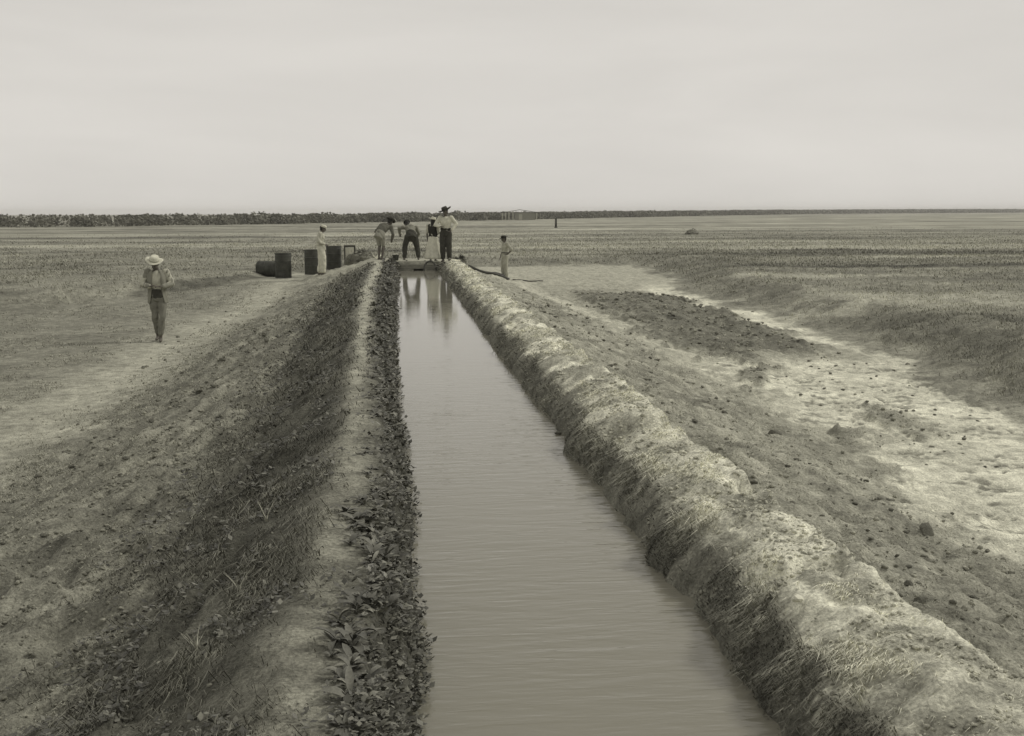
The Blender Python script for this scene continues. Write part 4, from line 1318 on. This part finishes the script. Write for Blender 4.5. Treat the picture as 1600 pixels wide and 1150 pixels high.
    if 'skirt' in spec:
        bm = bmesh.new(); seg = 40; prev = None
        c0 = J['pelvis'] + V3((0, 0, 0.10))
        for i in range(12):
            t = i / 11
            z = c0.z + (0.10 - c0.z) * t
            ring = []
            for k in range(seg):
                a = 2 * math.pi * k / seg
                r = 0.15 + 0.17 * t ** 0.8
                r *= 1 + 0.09 * t * math.sin(a * 8 + 0.7 * math.sin(3 * a)) + 0.03 * t * math.sin(a * 5 + 1)
                ring.append(bm.verts.new((c0.x + r * math.cos(a), c0.y + 0.82 * r * math.sin(a), z)))
            if prev:
                for k in range(seg): bm.faces.new((prev[k], prev[(k + 1) % seg], ring[(k + 1) % seg], ring[k]))
            else: bm.faces.new(ring)
            prev = ring
        bm.faces.new(prev[::-1])
        bm_obj('skirt', bm, MT[spec['skirt']], e)
    if 'jacket' in spec:
        bm = bmesh.new(); seg = 26; prev = None
        levels = [(-1.35, 0.205, 0.165), (-0.7, 0.20, 0.16), (0.2, 0.185, 0.148), (1.0, 0.182, 0.142), (2.2, 0.205, 0.152), (2.9, 0.20, 0.135), (3.35, 0.15, 0.105), (3.6, 0.085, 0.085)]
        dv = J['waist'] - J['pelvis']
        gaps = [0.75, 0.72, 0.62, 0.52, 0.46, 0.46, 0.5, 0.6]
        for (t, rx, ry), g in zip(levels, gaps):
            c = J['pelvis'] + dv * min(t, 1.0)
            if t > 1: c = J['waist'].lerp(J['neck'], (t - 1) / 2.6)
            ring = []
            for k in range(seg + 1):
                a = math.pi / 2 + g + (2 * math.pi - 2 * g) * k / seg
                fl = 1 + 0.05 * math.sin(a * 7 + t * 2)
                ring.append(bm.verts.new(c + lat * rx * fl * math.cos(a) + V3((0, 1, 0)) * ry * fl * math.sin(a)))
            if prev:
                for k in range(seg): bm.faces.new((prev[k], prev[k + 1], ring[k + 1], ring[k]))
            prev = ring
        jk = bm_obj('jacket', bm, MT[spec['jacket']], e)
        m = jk.modifiers.new('cloth', 'SOLIDIFY'); m.thickness = 0.014
        m = jk.modifiers.new('soft', 'SUBSURF'); m.levels = m.render_levels = 1
        bm = bmesh.new()
        for s in 'RL':
            sh, el, wr = J['sh' + s], J['el' + s], J['wr' + s]
            ell(bm, sh, (0.076, 0.076, 0.072)); cap_tube(bm, sh, el, 0.068, 0.058); cap_tube(bm, el, el.lerp(wr, 0.9), 0.058, 0.050)
        fuse('sleeves', bm, voxel, jk, [MT[spec['jacket']]], 0.020, 221)
    # --- hair and hat
    bm = bmesh.new()
    ell(bm, hc + hu * 0.032 - hd * 0.028, (0.082, 0.092, 0.092), hrot)
    ell(bm, hc - hu * 0.02 - hd * 0.055, (0.07, 0.05, 0.07), hrot)
    if spec.get('long_hair'): cap_tube(bm, hc - hd * 0.06, hc - hd * 0.12 - V3((0, 0, 0.26)), 0.085, 0.06)
    fuse('hair', bm, voxel, e, [MT['hair']], 0.004, 231, 1)
    if 'hat' in spec:
        q = spec['hat']
        tilt = q.get('tilt', (0, 0))
        R_ = hrot @ Matrix.Rotation(tilt[0], 4, 'X') @ Matrix.Rotation(tilt[1], 4, 'Y')
        c = hc + hu * q.get('up', 0.062)
        b = q['brim']; crown = q.get('crown', 0.12)
        bm = bmesh.new()
        seg = 32; rings = []
        prof = [(0.090, 0.0), (b * 0.75, -0.004), (b, 0.018), (b, 0.026), (b * 0.75, 0.008), (0.104, 0.012), (0.098, crown * 0.6), (0.085, crown * 0.95), (0.05, crown)]
        if b < 0.12: prof = [(0.090, -0.01), (0.098, -0.01), (0.100, 0.03), (0.092, crown * 0.75), (0.06, crown * 0.97), (0.02, crown)]
        for r, z in prof:
            ring = []
            for k in range(seg):
                a = 2 * math.pi * k / seg
                zz2 = z + (0.02 * math.cos(2 * a) * (r / b) if r > 0.11 else 0) - (0.02 * abs(math.cos(a)) ** 8 if z > crown * 0.9 and b > 0.12 else 0)
                ring.append(bm.verts.new((r * math.cos(a) * 0.95, r * math.sin(a) * 1.08, zz2)))
            rings.append(ring)
        for p_, n_ in zip(rings, rings[1:]):
            for k in range(seg): bm.faces.new((p_[k], p_[(k + 1) % seg], n_[(k + 1) % seg], n_[k]))
        bm.faces.new(rings[-1])
        if q.get('visor'):
            vs = [bm.verts.new((0.085 * math.cos(a), 0.10 * math.sin(a), -0.012)) for a in np.linspace(0.5, math.pi - 0.5, 9)]
            vo = [bm.verts.new((0.095 * math.cos(a), 0.185 * math.sin(a), -0.028)) for a in np.linspace(0.5, math.pi - 0.5, 9)]
            vt = [bm.verts.new(v.co + V3((0, 0, 0.01))) for v in vo]
            vb = [bm.verts.new(v.co + V3((0, 0, 0.012))) for v in vs]
            for k in range(8):
                bm.faces.new((vs[k], vs[k + 1], vo[k + 1], vo[k])); bm.faces.new((vb[k], vb[k + 1], vt[k + 1], vt[k])); bm.faces.new((vo[k], vo[k + 1], vt[k + 1], vt[k]))
        bm.transform(Matrix.Translation(c) @ R_)
        ht = bm_obj('hat', bm, MT[q['m']], e)
        if q.get('band'):
            bm = bmesh.new()
            rr2 = [[bm.verts.new((r * math.cos(2 * math.pi * k / seg) * 0.95, r * math.sin(2 * math.pi * k / seg) * 1.08, z)) for k in range(seg)] for r, z in ((0.1035, 0.013), (0.108, 0.016), (0.106, 0.042), (0.1005, 0.044))]
            for p_, n_ in zip(rr2, rr2[1:] + rr2[:1]):
                for k in range(seg): bm.faces.new((p_[k], p_[(k + 1) % seg], n_[(k + 1) % seg], n_[k]))
            bm.transform(Matrix.Translation(c) @ R_)
            bm_obj('hat_band', bm, MT[q['band']], ht)
    return e

def gz(x, y, s=0.0): return (x, y, H1(x, y) + s)

# the man walking on the left, open jacket, hands together
person('man in straw hat and open jacket walking on the left track, hands together', gz(-5.02, 23.9), math.pi + 0.08,
       dict(head=(0.02, 0.075, 1.565), hd=(0.12, 0.85, -0.42), neck=(0.0, 0.01, 1.45), chest=(0, 0.0, 1.28),
            elR=(0.285, -0.02, 1.155), wrR=(0.125, 0.20, 1.125), haR=(0.045, 0.235, 1.14),
            elL=(-0.285, -0.03, 1.155), wrL=(-0.125, 0.20, 1.115), haL=(-0.045, 0.235, 1.12),
            knR=(0.055, 0.04, 0.49), anR=(0.045, -0.12, 0.10), hiR=(0.085, 0, 0.90), hiL=(-0.085, 0, 0.90),
            knL=(-0.095, 0.13, 0.50), anL=(-0.03, 0.10, 0.085)),
       dict(shirt=dict(m='cloth_pale'), jacket='cloth_mid', trousers=dict(m='cloth_grey', wide=0.86, len=0.93), sash='cloth_dark',
            hat=dict(m='straw', brim=0.185, crown=0.115, tilt=(0.12, -0.18), band='cloth_light')), scale=1.04, voxel=0.011)

# the man in white by the drums, seen from his right side
person('man in white cap and white trousers standing by the upright drums', gz(-2.69, 40.15), -math.pi / 2 + 0.12,
       dict(head=(0, 0.085, 1.565), hd=(0, 1, -0.22), neck=(0, 0.03, 1.44), chest=(0, -0.01, 1.28), waist=(0, -0.035, 1.08), pelvis=(0, -0.01, 0.95),
            elR=(0.24, -0.08, 1.13), wrR=(0.17, 0.15, 1.02), haR=(0.12, 0.22, 0.99),
            elL=(-0.24, -0.06, 1.13), wrL=(-0.12, 0.17, 1.03), haL=(-0.06, 0.24, 1.01),
            knR=(0.10, 0.06, 0.49), anR=(0.10, 0.04, 0.085), knL=(-0.10, 0.0, 0.49), anL=(-0.10, -0.06, 0.085)),
       dict(shirt=dict(m='cloth_pale', sleeve=0.9), trousers=dict(m='cloth_white', wide=1.32), belt='cloth_pale',
            hat=dict(m='cloth_white', brim=0.1, crown=0.085, up=0.05, tilt=(-0.1, 0))), scale=1.05)

# the bending man on the left shoulder of the mound
person('man in dark hat and light shorts stooping on the left end of the mound', gz(-0.58, 40.75), -0.5,
       dict(pelvis=(0, -0.06, 0.84), waist=(0.02, 0.02, 0.95), chest=(0.06, 0.15, 1.09), neck=(0.12, 0.27, 1.19), head=(0.17, 0.38, 1.27), hd=(0.15, 0.9, -0.5),
            shR=(0.27, 0.24, 1.11), elR=(0.33, 0.26, 0.86), wrR=(0.22, 0.38, 0.68), haR=(0.18, 0.43, 0.61),
            shL=(-0.09, 0.20, 1.15), elL=(-0.25, 0.12, 0.95), wrL=(-0.12, 0.28, 0.80), haL=(-0.08, 0.34, 0.75),
            hiR=(0.09, -0.05, 0.80), knR=(0.075, 0.06, 0.45), anR=(0.06, -0.04, 0.085),
            hiL=(-0.09, -0.05, 0.80), knL=(-0.075, 0.04, 0.45), anL=(-0.05, -0.06, 0.085)),
       dict(shirt=dict(m='cloth_work'), trousers=dict(m='cloth_tan', wide=0.82, len=0.42, grow=0.022),
            hat=dict(m='cloth_dark', brim=0.165, crown=0.11, tilt=(-0.1, 0.1), band='cloth_black')), scale=1.07)

# the man bending over the weir, from behind, legs apart
person('man bending over the weir with legs apart and back turned', gz(0.52, 41.0), 0.05,
       dict(pelvis=(0, -0.08, 0.83), waist=(0, 0.03, 0.94), chest=(-0.01, 0.20, 1.07), neck=(-0.05, 0.36, 1.14), head=(-0.10, 0.46, 1.20), hd=(-0.1, 0.75, -0.66),
            shR=(0.20, 0.28, 1.10), elR=(0.30, 0.38, 0.88), wrR=(0.16, 0.52, 0.68), haR=(0.10, 0.56, 0.61),
            shL=(-0.22, 0.28, 1.11), elL=(-0.38, 0.26, 1.08), wrL=(-0.36, 0.40, 0.88), haL=(-0.34, 0.45, 0.81),
            hiR=(0.12, -0.08, 0.79), knR=(0.21, 0.02, 0.45), anR=(0.24, -0.06, 0.085),
            hiL=(-0.12, -0.08, 0.79), knL=(-0.21, 0.02, 0.45), anL=(-0.24, -0.06, 0.085)),
       dict(shirt=dict(m='cloth_blue', sleeve=0.9), trousers=dict(m='cloth_dark', wide=1.15, grow=0.035),
            hat=dict(m='cloth_black', brim=0.12, crown=0.10, band='cloth_dark')), scale=1.07)

# the figure in dark top and white skirt
person('person in pale hat, dark top and long white skirt left of the tall man', gz(1.29, 40.0), -0.35,
       dict(head=(0, 0.05, 1.56), hd=(0, 1, -0.25), neck=(0, 0.0, 1.44), chest=(0, -0.01, 1.28),
            elL=(-0.24, 0.00, 1.12), wrL=(-0.245, 0.05, 0.86), haL=(-0.245, 0.08, 0.79),
            elR=(0.24, 0.0, 1.13), wrR=(0.13, 0.2, 1.05), haR=(0.08, 0.25, 1.06)),
       dict(shirt=dict(m='cloth_pale', sleeve=0.5), vest=dict(m='cloth_black', lo=1), trousers=dict(m='cloth_white', len=0.8), skirt='cloth_white', long_hair=True,
            hat=dict(m='straw', brim=0.20, crown=0.11, tilt=(0.1, 0.25))), scale=0.92)

# the tall man on the right shoulder of the mound, facing the viewer
person('tall man in wide dark hat and white shirt at the right end of the weir', gz(1.74, 39.75), math.pi - 0.25,
       dict(head=(0.0, 0.05, 1.575), hd=(0.25, 1, -0.22), 
            elR=(0.33, 0.03, 1.17), wrR=(0.13, 0.20, 1.12), haR=(0.06, 0.23, 1.12),
            elL=(-0.33, -0.06, 1.20), wrL=(-0.20, 0.05, 1.00), haL=(-0.15, 0.10, 0.97),
            knR=(0.10, 0.03, 0.49), knL=(-0.10, 0.02, 0.49)),
       dict(shirt=dict(m='cloth_white'), trousers=dict(m='cloth_dark', wide=1.18), belt='cloth_black',
            hat=dict(m='cloth_dark', brim=0.22, crown=0.12, tilt=(0.05, 0.36), band='cloth_black')), scale=1.12)

# the man on the flat right of the ditch, facing left
person('man in pale clothes standing on the flat right of the ditch, hand on hip', gz(4.21, 43.4), math.pi / 2 + 0.25,
       dict(head=(0, 0.05, 1.575), hd=(0, 1, -0.1),
            elL=(-0.30, -0.17, 1.16), wrL=(-0.20, -0.04, 0.99), haL=(-0.15, 0.04, 0.98),
            elR=(0.24, 0.0, 1.12), wrR=(0.22, 0.10, 0.90), haR=(0.21, 0.13, 0.83),
            knR=(0.09, 0.05, 0.49), anR=(0.09, 0.03, 0.085)),
       dict(shirt=dict(m='cloth_light', sleeve=0.45), trousers=dict(m='cloth_light', wide=1.15), belt='cloth_dark',
            hat=dict(m='cloth_black', brim=0.1, crown=0.085, up=0.05, visor=True)), scale=1.0)
